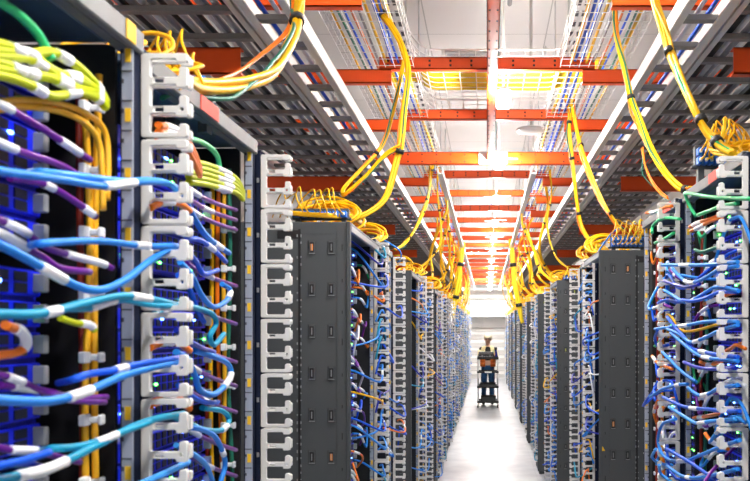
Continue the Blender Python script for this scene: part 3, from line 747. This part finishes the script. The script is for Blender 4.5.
for s in (-1, 1):
    for nm, x0, x1, lab in (('ladder_tray', .935, 1.60, f'wide aluminium ladder tray full of grey cables over the {SIDE[s]} row'), ('ladder_tray', .715, .895, f'narrow aluminium ladder tray between the aisle and wide tray on the {SIDE[s]}')):
        e = empty(nm, (0, 0, CH + (1.2 if x0 > .9 else 1.165)), lab, 'cable tray', 'ladder trays')
        for xx in (x0, x1):
            t = .03 if xx == x0 else -.03
            hh = .12 if x0 > .9 else .075 if xx == x0 else .035
            one(lambda b: (b.box(s * xx, s * (xx + .006), .3, 30, 0, hh, 'alu', .002), b.box(s * xx, s * (xx + t), .3, 30, 0, .010, 'alu', .002), b.box(s * xx, s * (xx + .018), .3, 30, hh - .008, hh, 'alu', .002)), 'side_rail', e)
        me = MB(); me.box(s * (x0 + .01), s * (x1 - .01), -.022, .022, .018, .042, 'alu_dark', .003); me = me.mesh('rung')
        for k in range(92): link('rung', me, e, (0, .5 + k * .32, 0))
    # cables on the trays
    rr = random.Random(5 + s)
    cols = ['grey', 'blackc', 'lgrey', 'grey', 'white', 'blackc', 'grey', 'lgrey', 'blackc', 'grey', 'white', 'grey', 'blackc', 'lgrey', 'grey', 'blackc', 'white', 'grey']
    for k, c in enumerate(cols):
        x = .985 + k * .0335; r = rr.uniform(.010, .016)
        pts = [(s * (x + rr.uniform(-.008, .008)), .3 + j * 1.48, CH + 1.242 + r + rr.uniform(0, .012)) for j in range(21)]
        cn = {'grey': 'dark grey', 'blackc': 'black', 'lgrey': 'light grey', 'white': 'white'}[c]
        cable(pts, r, c, f'{cn} power cable on the wide {SIDE[s]} ladder tray, {ordw(k)} from the aisle', 'power cables on the wide ladder trays', 'power_cable', 'power cable', n=6, sub=3)
    for k, c in enumerate(['blue', 'white', 'blue']):
        x = .76 + k * .045
        pts = [(s * (x + rr.uniform(-.006, .006)), .3 + j * 1.48, CH + 1.218 + rr.uniform(0, .008)) for j in range(21)]
        cable(pts, .009, c, f'{dict(blue="blue", white="white", lgrey="grey")[c]} data cable on the narrow {SIDE[s]} tray, {ordw(k)} from the aisle', 'data cables on the narrow trays', 'data_cable', 'data cable', n=6, sub=3)
    # lengthwise wire basket
    def d(b):
        zb = CH + 1.515; x0, x1 = .42, .80; y = 1.2
        while y < 29.5:
            st = .12 if y < 10 else .24
            b.tube([(s * x0, y, zb + .10), (s * x0, y, zb), (s * x1, y, zb), (s * x1, y, zb + .10)], .0022, 'wire', 4, cap=False); y += st
        for j in range(8): b.tube([(s * (x0 + (x1 - x0) * j / 7), 1.2, zb - .004), (s * (x0 + (x1 - x0) * j / 7), 29.5, zb - .004)], .0024, 'wire', 4, cap=False)
        for xx in (x0, x1):
            for zz in (.05, .10): b.tube([(s * xx, 1.2, zb + zz), (s * xx, 29.5, zb + zz)], .003, 'wire', 4, cap=False)
    tag(one(d, 'wire_basket'), f'long zinc wire basket carrying cables along the {SIDE[s]} of the aisle ceiling', 'wire basket', 'lengthwise wire baskets')
    bc = ['yellow', 'blue', 'blue', 'yellow', 'grey', 'orangec', 'blue', 'dgreen', 'yellow']
    bn = {'yellow': 'yellow', 'blue': 'blue', 'lgrey': 'light grey', 'orangec': 'orange', 'grey': 'dark grey', 'white': 'white', 'dgreen': 'dark green', 'gold': 'golden'}
    for k, c in enumerate(bc):
        x = .47 + k * .036
        pts = [(s * (x + rr.uniform(-.012, .012)), 1.2 + j * 1.05, CH + 1.535 + rr.uniform(0, .02)) for j in range(27)]
        cable(pts, rr.uniform(.006, .010), c, f'{bn[c]} cable lying in the {SIDE[s]} wire basket, {ordw(k)} from the aisle', 'cables in the wire baskets', 'tray_cable', 'cable', n=5, sub=3)
    e = tag(one(lambda b: (b.box(s * .385, s * .43, 7.62, 29.5, CH + 1.355, CH + 1.362, 'whitemetal'), b.box(s * .427, s * .43, 7.62, 29.5, CH + 1.355, CH + 1.415, 'whitemetal'), b.box(s * .385, s * .40, 7.62, 29.5, CH + 1.41, CH + 1.415, 'whitemetal'), b.box(s * .385, s * .388, 7.62, 29.5, CH + 1.355, CH + 1.415, 'whitemetal')), 'white_rail'), f'white steel rail hanging under the beams on the {SIDE[s]} side of the aisle', 'rail', 'white rails')

# crosswise basket with the fibre bundle
def d(b):
    zb = CH + 1.585; y0, y1 = 5.30, 6.42
    def prof(x):   # the tray's ends curve up to meet the lengthwise baskets
        a = max(0, abs(x - .03) - .36); return a * a * 5.5
    xs = [-.47 + i * .0335 for i in range(31)]
    for y in [y0 + i * .112 for i in range(11)]:
        b.tube([(x, y, zb + prof(x)) for x in xs], .003, 'whitemetal', 4, cap=False)
    for y in (y0 - .01, y1 + .01):
        for zz, r in ((.03, .003), (.06, .003), (.10, .006)): b.tube([(x, y, zb + zz + prof(x)) for x in xs], r, 'whitemetal', 5, cap=False)
    for i in range(0, 31, 3): b.tube([(xs[i], y0 - .012, zb + .10 + prof(xs[i])), (xs[i], y0 - .012, zb - .004 + prof(xs[i])), (xs[i], y1 + .012, zb - .004 + prof(xs[i])), (xs[i], y1 + .012, zb + .10 + prof(xs[i]))], .003, 'whitemetal', 4, cap=False)
tag(one(d, 'wire_basket'), 'white wire basket crossing the aisle with sagging rims and yellow cables', 'wire basket')
rr = random.Random(8)
for k in range(24):
    y = 5.40 + k * .0195
    pts = [(-.62, y + rr.uniform(-.02, .02), CH + 1.65), (-.48, y + rr.uniform(-.01, .01), CH + 1.66 + rr.uniform(0, .02)), (-.36, y + rr.uniform(-.01, .01), CH + 1.612)] + [(-.22 + j * .16, y + rr.uniform(-.008, .008), CH + 1.602 + rr.uniform(0, .008)) for j in range(5)] + [(.52, y + rr.uniform(-.02, .02), CH + 1.64), (.74, y + rr.uniform(-.05, .05), CH + 1.66 + rr.uniform(0, .02))]
    cable(pts, .0105, 'lemon' if k % 4 else 'yellow', f'yellow fibre cable in the crossing basket, {ordw(k)} from its near rim', 'yellow fibre cables in the crossing basket', 'fibre_cable', 'fibre cable', n=6, sub=4)

# hanging bundles of yellow fibre
def bundle(pts, r, label, ties=(), extra=('orangec', 'dgreen'), main='yellow', spread=.016, seed=0, sub=8, strands=3, group='yellow fibre bundles dropping to the racks'):
    rr = random.Random(seed); path = catmull(pts, sub); N = len(path)
    b = MB()
    for q in range(strands):
        ph = q * 2 * math.pi / strands + rr.random(); tw = rr.uniform(3, 6)
        b.tube([p + Vector((math.cos(ph + tw * i / N), .5 * math.sin(ph), math.sin(ph + tw * i / N))) * r * .62 for i, p in enumerate(path)], r * .62, main, 7)
    o = b.build('fibre_bundle'); tag(o, label, 'cable bundle', group)
    for q, c in enumerate(extra):
        off = [Vector((rr.uniform(-1, 1), rr.uniform(-1, 1), rr.uniform(-1, 1))) * spread for _ in range(7)]
        pts2 = []
        for i, p in enumerate(path):
            t = i / (N - 1) * 6; j = min(5, int(t)); pts2.append(p + off[j].lerp(off[j + 1], t - j) * (1.0) + Vector((-.5, 0, -.3)) * spread * math.sin(math.pi * i / N))
        x = one(lambda bb: bb.tube(pts2, r * .38, c, 5), 'thin_strand', o); x['label'] = {'orangec': 'orange strand', 'dgreen': 'dark green strand', 'yellow': 'yellow strand', 'greenc': 'green strand', 'gold': 'golden strand'}[c]
    for t in ties:
        i = max(1, min(N - 2, int(t * N))); dd = (path[i + 1] - path[i - 1]).normalized()
        one(lambda bb: bb.tube([path[i] - dd * r * .8, path[i] + dd * r * .8], r * 1.5, 'blackc', 8), 'cable_tie', o)
    return o
B = bundle
B([PY(330, -120, 2.75), PY(303, -40, 2.7), PY(300, 0, 2.62), PY(297, 20, 2.55), PY(291, 42, 2.45), PY(275, 70, 2.3), PY(250, 82, 2.15), PY(222, 87, 2.0), PY(196, 86, 1.86), PY(182, 80, 1.75), PY(172, 84, 1.7)], .015, 'thick yellow fibre bundle looping down to the first rack top on the left, black tie', (.30,), ('dgreen',), spread=.03, seed=1)
o = bundle([PY(310, -90, 2.7), PY(296, -30, 2.66), PY(293, 12, 2.6), PY(286, 33, 2.5), PY(262, 53, 2.35), PY(238, 70, 2.2), PY(215, 80, 2.05), PY(196, 92, 1.95), PY(188, 100, 1.9)], .0075, 'orange fibre pair beside the thick yellow bundle, upper left', (), (), main='orangec', seed=2, strands=2, group='orange fibre bundles')
B([PY(372, -30, 4.4), PY(380, 8, 4.3), PY(391, 25, 4.25), PY(402, 45, 4.2), PY(408, 72, 4.15), PY(404, 110, 4.1), PY(401, 145, 4.05), PY(397, 160, 4.05), PY(386, 196, 4.0), PY(368, 213, 3.95), PY(350, 219, 3.9), PY(330, 217, 3.85)], .0135, 'yellow bundle arching from the ceiling basket to the first charcoal cabinet top, left', (.12, .58), seed=3)
B([PY(404, 60, 4.3), PY(396, 100, 4.25), PY(384, 142, 4.2), PY(362, 168, 4.15), PY(344, 188, 4.1), PY(345, 194, 4.05), PY(366, 176, 4.05), PY(385, 155, 4.05), PY(400, 146, 4.05)], .009, 'yellow loop hanging sideways beside the arching bundle on the left', (.3,), seed=4)
B([PY(434, 160, 7.9), PY(431, 175, 7.9), PY(427, 202, 7.8), PY(416, 228, 7.6), PY(402, 246, 7.2)], .011, 'yellow bundle with several black ties above the left row, middle distance', (.2, .45, .6), seed=5)
B([PY(430, 165, 7.7), PY(429, 190, 7.7), PY(421, 215, 7.6), PY(408, 240, 7.3), PY(395, 250, 7.0)], .009, 'second yellow bundle just behind the tied one, left row middle distance', (.35, .7), seed=6)
B([PY(566, 95, 6.1), PY(570, 112, 6.05), PY(569, 127, 6.0), PY(571, 150, 6.0), PY(573, 168, 6.0), PY(577, 200, 6.0), PY(582, 225, 6.0), PY(592, 244, 5.9)], .0125, 'yellow bundle with three black ties dropping beside the right ladder tray', (.25, .5, .78), seed=7)
B([PY(572, 100, 6.0), PY(576, 125, 5.9), PY(583, 152, 5.6), PY(592, 178, 5.3), PY(601, 199, 5.15), PY(611, 217, 5.05), PY(622, 231, 5.0)], .0115, 'yellow bundle slanting from the basket to the right charcoal cabinet top', (.3, .8), seed=8)
B([PY(612, -40, 4.2), PY(615, 0, 4.1), PY(617, 34, 4.05), PY(624, 66, 4.0), PY(631, 98, 3.9), PY(640, 122, 3.8), PY(651, 149, 3.65), PY(665, 172, 3.5), PY(681, 188, 3.4), PY(692, 190, 3.35)], .0125, 'yellow bundle with two ties falling onto the right open racks', (.45, .92), seed=9)
B([PY(645, -50, 3.2), PY(655, 0, 3.05), PY(662, 24, 3.0), PY(671, 55, 2.95), PY(682, 82, 2.85), PY(695, 108, 2.75), PY(707, 130, 2.7), PY(720, 145, 2.65), PY(732, 152, 2.6)], .0135, 'thickest yellow bundle with three ties at the upper right', (.36, .68, .84), ('gold', 'greenc'), seed=10)
B([PY(642, 148, 3.75), PY(645, 165, 3.7), PY(651, 180, 3.65), PY(660, 192, 3.6), PY(668, 198, 3.5)], .006, 'slim orange strands curling onto the right open racks', (), ('dgreen',), main='orangec', seed=11, strands=2, group='orange fibre bundles')
for s, xs, lab in ((-1, [(463, 243), (461, 262), (459, 280), (456, 297), (452, 318)], 'bright yellow bundle hanging straight down far along the left row'), (1, [(511, 240), (513, 262), (515, 285), (519, 305), (522, 322)], 'bright yellow bundle hanging straight down far along the right row')):
    B([PY(x, y, 14.5) for x, y in xs], .036, lab, (.3, .75), (), main='lemon', seed=20, strands=4)
rr = random.Random(31); cnt = {-1: 0, 1: 0}
for s in (-1, 1):
    Y = 8.4
    while Y < 27:
        x0 = s * rr.uniform(.46, .7); x1 = s * (ROOT[s] + rr.uniform(-.06, .14)); y1 = Y + rr.uniform(-.7, .4)
        pts = [(x0, Y, CH + 1.55), (x0 + s * rr.uniform(-.1, .05), Y - .05, CH + 1.3), (x0 * .6 + x1 * .4 + s * rr.uniform(-.1, .06), (Y + y1) / 2, CH + rr.uniform(.85, 1.05)), (x1 - s * .05, y1, CH + .68), (x1 + s * .1, y1 - .1, CH + .53)]
        bundle(pts, rr.uniform(.009, .016), f'thin yellow bundle dropping to the {SIDE[s]} row, {ordw(cnt[s])} into the distance', (.35, .7), ('gold',), seed=int(Y * 10), sub=5, strands=2); cnt[s] += 1
        Y += rr.uniform(.55, .95)

# coils and runs of yellow fibre on the rack tops
def coil(c, R, label, seed, turns=7, r=.006, tilt=.5, main='yellow'):
    rr = random.Random(seed); b = MB(); c = Vector(c)
    for q in range(turns):
        a0 = rr.uniform(0, 6.28); Rx = R * rr.uniform(.6, 1.15); Ry = R * rr.uniform(.9, 1.5); off = Vector((rr.uniform(-.05, .05), rr.uniform(-.12, .12), 0)); pts = []
        th = tilt + rr.uniform(-.35, .35)
        for i in range(13):
            a = a0 + i / 12 * 2 * math.pi * rr.uniform(.92, 1)
            p = Vector((Rx * math.cos(a), Ry * math.sin(a) * math.cos(th), Rx * math.sin(th) * (1 + math.sin(a)) * .75 + r))
            pts.append(c + off + p)
        b.tube(catmull(pts, 3), r, main if rr.random() > .2 else 'gold', 6)
    return tag(b.build('fibre_coil'), label, 'cable coil', 'yellow coils on the rack tops')
for s in (-1, 1):
    for k, P in enumerate(cabs[s]):
        coil((s * (XCAB[s] + .13), P + .55, ZCAB), .11, f'messy yellow fibre coil on the {ordw(k)} charcoal cabinet of the {SIDE[s]} row', k * 3 + s, turns=9 if P < 6 else 6, r=.006 if P < 9 else .009, tilt=.9)
        coil((s * (ROOT[s] + .10), P + 1.55, CH + .49), .11, f'yellow fibre coil on the open rack beyond the {ordw(k)} {SIDE[s]} cabinet', k * 5 + s, turns=7 if P < 6 else 5, r=.006 if P < 9 else .009, tilt=.8)
coil((.86, 2.95, CH + .54), .09, 'yellow fibre coil on the nearest visible right rack top', 77, turns=8, r=.0055, tilt=.8)
coil((.79, 3.42, CH + .49), .055, 'small flat yellow coil on the third right rack top', 78, turns=6, r=.006, tilt=.15)
coil((-.72, 3.95, ZCAB), .12, 'mound of yellow fibre behind the blue connectors of the first left cabinet', 80, turns=12, r=.0055, tilt=1.0)
coil((-.66, 1.72, CH + .49), .07, 'yellow fibre coil on the first left rack tops', 79, turns=6, r=.0045, tilt=.9)

# patch panels with blue connectors on the rack tops
def patch_panel(s, x0, x1, Y, z, cols, rows, label, where, cord_dir=1, seed=1):
    e = empty('fibre_patch_panel', ((x0 + x1) / 2, Y, z), label, 'patch panel', 'fibre patch panels on the rack tops')
    hw = (x1 - x0) / 2; H = .028 * rows + .02
    one(lambda b: (b.box(-hw, hw, 0, .03, .0, H, 'dark', .003), b.box(-hw - .01, hw + .01, -.004, .03, -.0, .010, 'dark', .002), [b.box(x - .01, x + .01, -.004, .03, -.052, .0, 'dark') for x in (-hw + .02, hw - .02)]), 'housing', e)
    rr = random.Random(seed)
    for i in range(cols):
        for j in range(rows):
            x = -hw + (i + .5) * 2 * hw / cols; zz = .02 + j * .030
            one(lambda b: (b.box(x - hw / cols * .75, x + hw / cols * .75, -.038, .0, zz - .013, zz + .013, 'plugblue', .002), b.box(x - hw / cols * .45, x + hw / cols * .45, -.05, -.034, zz - .006, zz + .006, 'white', .002)), 'connector', e)
            p = Vector(((x0 + x1) / 2 + x, Y - .05, z + zz))
            cx = rr.uniform(-.02, .02)
            pts = [p, p + Vector((cx, -.03, .01 + .01 * j)), p + Vector((cx + .02 * s, -.035, .05 + .02 * rr.random())), p + Vector((cx + s * .04 * cord_dir, .02, .085 + .03 * rr.random())), p + Vector((s * .10 * cord_dir, .12, .07)), p + Vector((s * .16 * cord_dir, .28, .02))]
            cable(pts, .0032, 'yellow' if rr.random() > .15 else 'lemon', f'yellow fibre lead, {ordw(i)} connector of {"upper" if j else "lower"} row, {where}', 'yellow leads of the patch panels', 'fibre_lead', 'fibre lead', n=5, sub=4)
patch_panel(-1, -.82, -.585, 3.72, ZCAB + .022, 7, 1, 'grey patch panel with one row of blue connectors on first left cabinet', 'first left cabinet panel', seed=3)
patch_panel(1, .70, .905, 5.0, ZCAB + .02, 8, 2, 'grey patch panel with two rows of blue connectors on first right cabinet', 'first right cabinet panel', seed=4)
patch_panel(1, .70, .81, 2.96, CH + .545, 6, 2, 'grey patch panel with blue connectors on the nearest visible right rack', 'second right rack panel', seed=5)
patch_panel(-1, -.72, -.61, 1.95, CH + .49, 5, 2, 'grey patch panel with blue connectors on the first left racks', 'second left rack panel', seed=6)
patch_panel(1, .68, .80, 7.85, ZCAB, 5, 1, 'small patch panel with blue connectors on second right cabinet', 'second right cabinet panel', seed=7)
# flat yellow run along the cabinet front edge
for k in range(3):
    cable([PY(262 + k * 3, 211 - k, 3.66), PY(300, 215 - k, 3.66), PY(335, 217 - k, 3.68), PY(352, 218 - k, 3.9), PY(364, 226 - k, 4.3)], .007, 'yellow' if k else 'gold', ['golden', 'outer yellow', 'inner yellow'][k] + ' fibre lying along the near edge of the first left cabinet top', 'yellow fibres along the cabinet top', 'fibre_cable', 'fibre cable')

e = empty('access_point', (.345, 6.9, CH + 1.545), 'white disc-shaped access point hanging below the ceiling right of the lamp', 'access point')
one(lambda b: b.sphere((0, 0, .02), .12, .12, .03, 'whitemetal', 24, 10), 'dome', e)
one(lambda b: b.tube([(0, 0, .04), (0, 0, ZC - CH - 1.545)], .012, 'whitemetal', 8), 'stem', e)
e = empty('ceiling_vent', (-.17, 8.9, ZC - .04), 'grey rectangular vent on the white ceiling left of the orange channel', 'vent')
one(lambda b: (b.box(-.25, .25, -.12, .12, 0, .04, 'duct', .004), [b.box(-.23, .23, -.10 + q * .035, -.085 + q * .035, -.003, .001, 'grey') for q in range(6)]), 'grille', e)
e = empty('air_duct', (0, 31.55, CH + .46), 'large pale grey air duct crossing above the far end of the aisle', 'duct')
one(lambda b: (b.box(-1.9, 1.9, 0, .8, 0, .58, 'duct', .01), [b.box(-1.9, 1.9, -.012, 0, z, z + .02, 'lgrey') for z in (.18, .38)]), 'duct_body', e)
for k in range(4):
    z = CH + 1.15 + .28 * k
    e = empty('white_tray', (0, 31.2 + .2 * k, z), f'white cross tray stacked above the far duct, {ordw(k)} from the bottom', 'cable tray', 'white trays over the far duct')
    one(lambda b: (b.box(-1.5, 1.5, 0, .02, 0, .07, 'whitemetal'), b.box(-1.5, 1.5, .3, .32, 0, .07, 'whitemetal')), 'side_rail', e)
    for q in range(9): one(lambda b: b.box(-1.4 + q * .34, -1.36 + q * .34, .0, .32, .0, .02, 'whitemetal'), 'rung', e)
# ------------------------------------------------------------------ the cart and the person behind it
cx, cy = .02, 20.3
e = empty('utility_cart', (cx, cy, 0), 'black four-tier utility cart with pale posts and casters, pushed down the aisle', 'cart')
W, D = .225, .30
for sx in (-1, 1):
    for sy in (-1, 1):
        one(lambda b: b.tube([(sx * W, sy * D, .12), (sx * W, sy * D, 1.14)], .013, 'chrome', 8), 'post', e)
        c = one(lambda b: (b.tube([(sx * W, sy * D, .075), (sx * W, sy * D, .13)], .014, 'chrome', 8), b.box(sx * W - .022, sx * W + .022, sy * D - .03, sy * D + .03, .068, .084, 'chrome', .004)), 'caster', e)
        one(lambda b: (b.tube([(sx * W - .014, sy * D + .012, .042), (sx * W + .014, sy * D + .012, .042)], .042, 'rubber', 16)), 'wheel', c)
for z, h in ((.11, .05), (.45, .05), (.79, .045), (1.10, .06)):
    one(lambda b: (b.box(-W - .02, W + .02, -D - .02, D + .02, z, z + .018, 'cart', .004), b.box(-W - .02, W + .02, -D - .02, -D - .008, z, z + h, 'cart', .004), b.box(-W - .02, W + .02, D + .008, D + .02, z, z + h, 'cart', .004), b.box(-W - .02, -W - .008, -D, D, z, z + h, 'cart', .004), b.box(W + .008, W + .02, -D, D, z, z + h, 'cart', .004)), 'shelf', e)
one(lambda b: b.tube(catmull([(-W, D, 1.12), (-W, D + .08, 1.16), (-W * .8, D + .10, 1.17), (W * .8, D + .10, 1.17), (W, D + .08, 1.16), (W, D, 1.12)], 4), .012, 'cart', 8), 'push_handle', e)
one(lambda b: b.box(-.07, .09, -D - .0225, -D - .019, .795, .83, 'label_white', .001), 'label_plate', e)
e = empty('equipment_case', (cx - .02, cy - .04, 1.119), 'flat black equipment case on the top of the cart', 'case')
one(lambda b: (b.box(-.20, .16, -.20, .18, 0, .115, 'cart', .012), b.box(-.18, .14, -.203, -.199, .045, .055, 'grey')), 'case_body', e)
one(lambda b: b.box(-.19, .15, -.19, .17, .116, .150, 'dark2', .01), 'case_lid', e)
one(lambda b: (b.box(-.12, -.10, -.215, -.198, .03, .08, 'grey', .002), b.box(.06, .08, -.215, -.198, .03, .08, 'grey', .002)), 'clasp', e)
e = empty('handheld_scanner', (cx + .19, cy - .10, 1.119), 'upright dark blue scanner standing at the right end of the cart top', 'scanner')
one(lambda b: b.box(-.035, .04, -.05, .05, 0, .03, 'cart', .008), 'base', e)
one(lambda b: b.tube(catmull([(0, 0, .03), (.0, .0, .12), (-.01, -.02, .20)], 4), .026, 'deep', 10), 'grip', e)
one(lambda b: b.box(-.045, .025, -.08, .03, .19, .26, 'cart', .015), 'head', e)
for z, x0, x1, h, nm, lab, m in ((.468, -.18, .17, .09, 'storage_box', 'low black box on the third tier of the cart', 'dark2'), (.128, -.16, .18, .13, 'storage_box', 'black box on the bottom tier of the cart', 'dark2')):
    e = empty(nm, (cx, cy, z), lab, 'box')
    one(lambda b: b.box(x0, x1, -.22, .22, 0, h, m, .01), 'body', e); one(lambda b: b.box(x0 - .006, x1 + .006, -.226, .226, h - .02, h, 'cart', .006), 'lid', e)

def skin(name, verts, edges, radii, m, parent=None, levels=2, rootv=0):
    me = bpy.data.meshes.new(name); me.from_pydata(verts, edges, []); me.materials.append(M[m])
    o = link(name, me, parent)
    sk = o.modifiers.new('Skin', 'SKIN'); sk.use_smooth_shade = True
    lay = me.skin_vertices[0].data
    for i, r in enumerate(radii):
        lay[i].radius = (r if isinstance(r, tuple) else (r, r)); lay[i].use_root = (i == rootv)
    ss = o.modifiers.new('Subsurf', 'SUBSURF'); ss.levels = ss.render_levels = levels
    return o
px, py = .02, 20.98
# body facing the camera (towards -Y), arms reaching forward to the cart's handle
V = [(0, 0, .86), (0, 0, 1.0), (0, -.01, 1.16), (0, -.02, 1.30), (0, -.015, 1.375), (0, -.025, 1.43),       # 0-5 pelvis..neck
     (.085, 0, .80), (.095, -.02, .46), (.10, .02, .09), (.105, -.11, .045),                                  # 6-9 one leg
     (-.085, 0, .80), (-.095, -.03, .46), (-.10, .0, .09), (-.105, -.13, .045),                               # 10-13
     (.155, -.02, 1.31), (.205, -.05, 1.08), (.165, -.235, 1.165), (.150, -.275, 1.185),                       # 14-17 arm
     (-.155, -.02, 1.31), (-.205, -.05, 1.08), (-.165, -.235, 1.165), (-.150, -.275, 1.185)]
E = [(0, 1), (1, 2), (2, 3), (3, 4), (4, 5), (0, 6), (6, 7), (7, 8), (8, 9), (0, 10), (10, 11), (11, 12), (12, 13), (3, 14), (14, 15), (15, 16), (16, 17), (3, 18), (18, 19), (19, 20), (20, 21)]
R = [(.135, .10), (.125, .095), (.14, .10), (.13, .09), .065, .050, .083, .056, .040, .032, .083, .056, .040, .032, .052, .042, .030, .026, .052, .042, .030, .026]
# head: a lofted egg with nose and brow
hv = [(0, -.03, 1.44), (0, -.035, 1.495), (0, -.03, 1.56), (0, -.02, 1.62)]
n0 = len(V); V = V + hv; E = E + [(5, n0), (n0, n0 + 1), (n0 + 1, n0 + 2), (n0 + 2, n0 + 3)]; R = R + [(.052, .056), (.064, .074), (.076, .090), (.060, .072)]
P = skin('person', [(x + px, y + py, z) for x, y, z in V], E, R, 'skin')
tag(P, 'person in a cream hat, orange and pale yellow vest and jeans pushing the cart', 'person')
def at(v): return [(x + px, y + py, z) for x, y, z in v]
skin('jeans', at([V[i] for i in (0, 1, 6, 7, 8, 10, 11, 12)]), [(0, 1), (0, 2), (2, 3), (3, 4), (0, 5), (5, 6), (6, 7)], [(.148, .112), (.138, .105), .096, .070, .060, .096, .070, .060], 'jeans', P)
skin('shirt', at([V[i] for i in (1, 2, 3, 4, 14, 15, 18, 19)]), [(0, 1), (1, 2), (2, 3), (2, 4), (4, 5), (2, 6), (6, 7)], [(.146, .112), (.158, .118), (.152, .112), .068, .070, .055, .070, .055], 'shirt', P)
for s in (-1, 1):
    skin('sleeve', at([(s * .155, -.02, 1.32), (s * .20, -.047, 1.12)]), [(0, 1)], [.086, .068], 'vesty', P, 1)
    skin('shoe', at([(s * .10, .03, .05), (s * .103, -.06, .042), (s * .106, -.15, .032)]), [(0, 1), (1, 2)], [.045, .044, .034], 'shoe', P, 1)
    one(lambda b: b.sphere((px + s * .032, py - .110, 1.552), .012, .010, .008, 'eye', 10, 6), 'eye', P)
    one(lambda b: b.sphere((px + s * .080, py - .025, 1.535), .012, .022, .032, 'skin', 10, 8), 'ear', P)
    # hand: palm and five bent fingers closing on the push handle
    hx, hy, hz = px + s * .150, py - .30, 1.190
    vs = [(hx, hy + .03, hz), (hx, hy - .005, hz + .006), (hx, hy - .035, hz + .008)]; es = [(0, 1), (1, 2)]; rs = [(.022, .02), (.030, .016), (.034, .014)]
    for q in range(4):
        L = (.030, .034, .032, .026)[q]; bx = hx + s * (-.027 + q * .018); k = len(vs)
        vs += [(bx, hy - .045, hz + .008), (bx, hy - .048 - L * .7, hz - .004), (bx, hy - .046 - L * .6, hz - .030)]
        es += [(2, k), (k, k + 1), (k + 1, k + 2)]; rs += [.009, .0085, .0075]
    k = len(vs); vs += [(hx - s * .032, hy - .002, hz - .004), (hx - s * .042, hy - .030, hz - .016), (hx - s * .036, hy - .050, hz - .026)]; es += [(1, k), (k, k + 1), (k + 1, k + 2)]; rs += [.011, .010, .008]
    skin('hand', vs, es, rs, 'skin', P, 1)
def vest(b):
    prof = [(.90, .178, .135), (1.0, .180, .138), (1.10, .186, .142), (1.19, .190, .142), (1.20, .190, .142), (1.28, .192, .138), (1.33, .176, .122), (1.37, .130, .095), (1.39, .090, .075)]
    A = [math.radians(-90 + g) for g in (20, 40, 60, 80, 100, 130, 160, 200, 230, 260, 280, 300, 320, 340)]
    rows = [[(px + rx * math.cos(a), py - .02 + ry * math.sin(a), z) for a in A] for z, rx, ry in prof]
    for i in range(len(rows) - 1):
        for j in range(len(A) - 1): b.quad([rows[i][j], rows[i][j + 1], rows[i + 1][j + 1], rows[i + 1][j]], 'vest' if i < 3 else 'vesty')
vo = one(vest, 'vest', P); sm = vo.modifiers.new('Thickness', 'SOLIDIFY'); sm.thickness = .008; sm.offset = 1
vo['label'] = 'open vest, orange below and pale yellow at the shoulders'
for pl in vo.data.polygons: pl.use_smooth = True
one(lambda b: b.tube([(px, py - .108, 1.560), (px, py - .120, 1.535), (px, py - .128, 1.520), (px, py - .112, 1.508)], .009, 'skin', 8, r1=.014), 'nose', P)
one(lambda b: b.tube(catmull([(px - .025, py - .110, 1.488), (px, py - .116, 1.485), (px + .025, py - .110, 1.488)], 4), .006, 'lip', 6), 'mouth', P)
one(lambda b: b.sphere((px, py - .005, 1.575), .088, .095, .075, 'hair', 18, 12), 'hair', P)
h = one(lambda b: b.sphere((px, py - .02, 1.600), .099, .112, .072, 'hat', 20, 12), 'hat', P)
def brim(b):
    pts = [(px + math.cos(a) * .098, py - .055 - .145 * max(0, math.sin(a)) , 1.602 - .012 * math.sin(a)) for a in [math.pi * i / 14 for i in range(15)]]
    for dz in (0, .008):
        b.quad([(x, y, z + dz) for x, y, z in pts] if dz else [(x, y, z) for x, y, z in pts][::-1], 'hat')
    for i in range(14): b.quad([pts[i], pts[i + 1], (*pts[i + 1][:2], pts[i + 1][2] + .008), (*pts[i][:2], pts[i][2] + .008)], 'hat')
one(brim, 'brim', h)
# ------------------------------------------------------------------ camera and render settings
cam = bpy.data.cameras.new('camera'); co = bpy.data.objects.new('camera', cam); COL.objects.link(co)
co.location = (0, 0, CH); co.rotation_euler = (math.pi / 2, 0, 0)
cam.sensor_fit = 'HORIZONTAL'; cam.sensor_width = 36; cam.lens = 36 * F / 750
cam.shift_x = -(VX - 375) / 750; cam.shift_y = (VY - 240.5) / 750
cam.clip_start = .02; cam.clip_end = 100
cam.dof.use_dof = True; cam.dof.focus_distance = 4.5; cam.dof.aperture_fstop = cam.lens / 5.0
S.camera = co
w = bpy.data.worlds.new('world'); S.world = w; w.use_nodes = True
w.node_tree.nodes['Background'].inputs['Color'].default_value = (.05, .05, .05, 1); w.node_tree.nodes['Background'].inputs['Strength'].default_value = 0
S.view_settings.view_transform = 'Standard'; S.view_settings.look = 'None'; S.view_settings.gamma = 1; S.view_settings.use_curve_mapping = False
S.view_settings.exposure = 0.88
S.cycles.max_bounces = 10; S.cycles.diffuse_bounces = 6; S.cycles.use_denoising = True
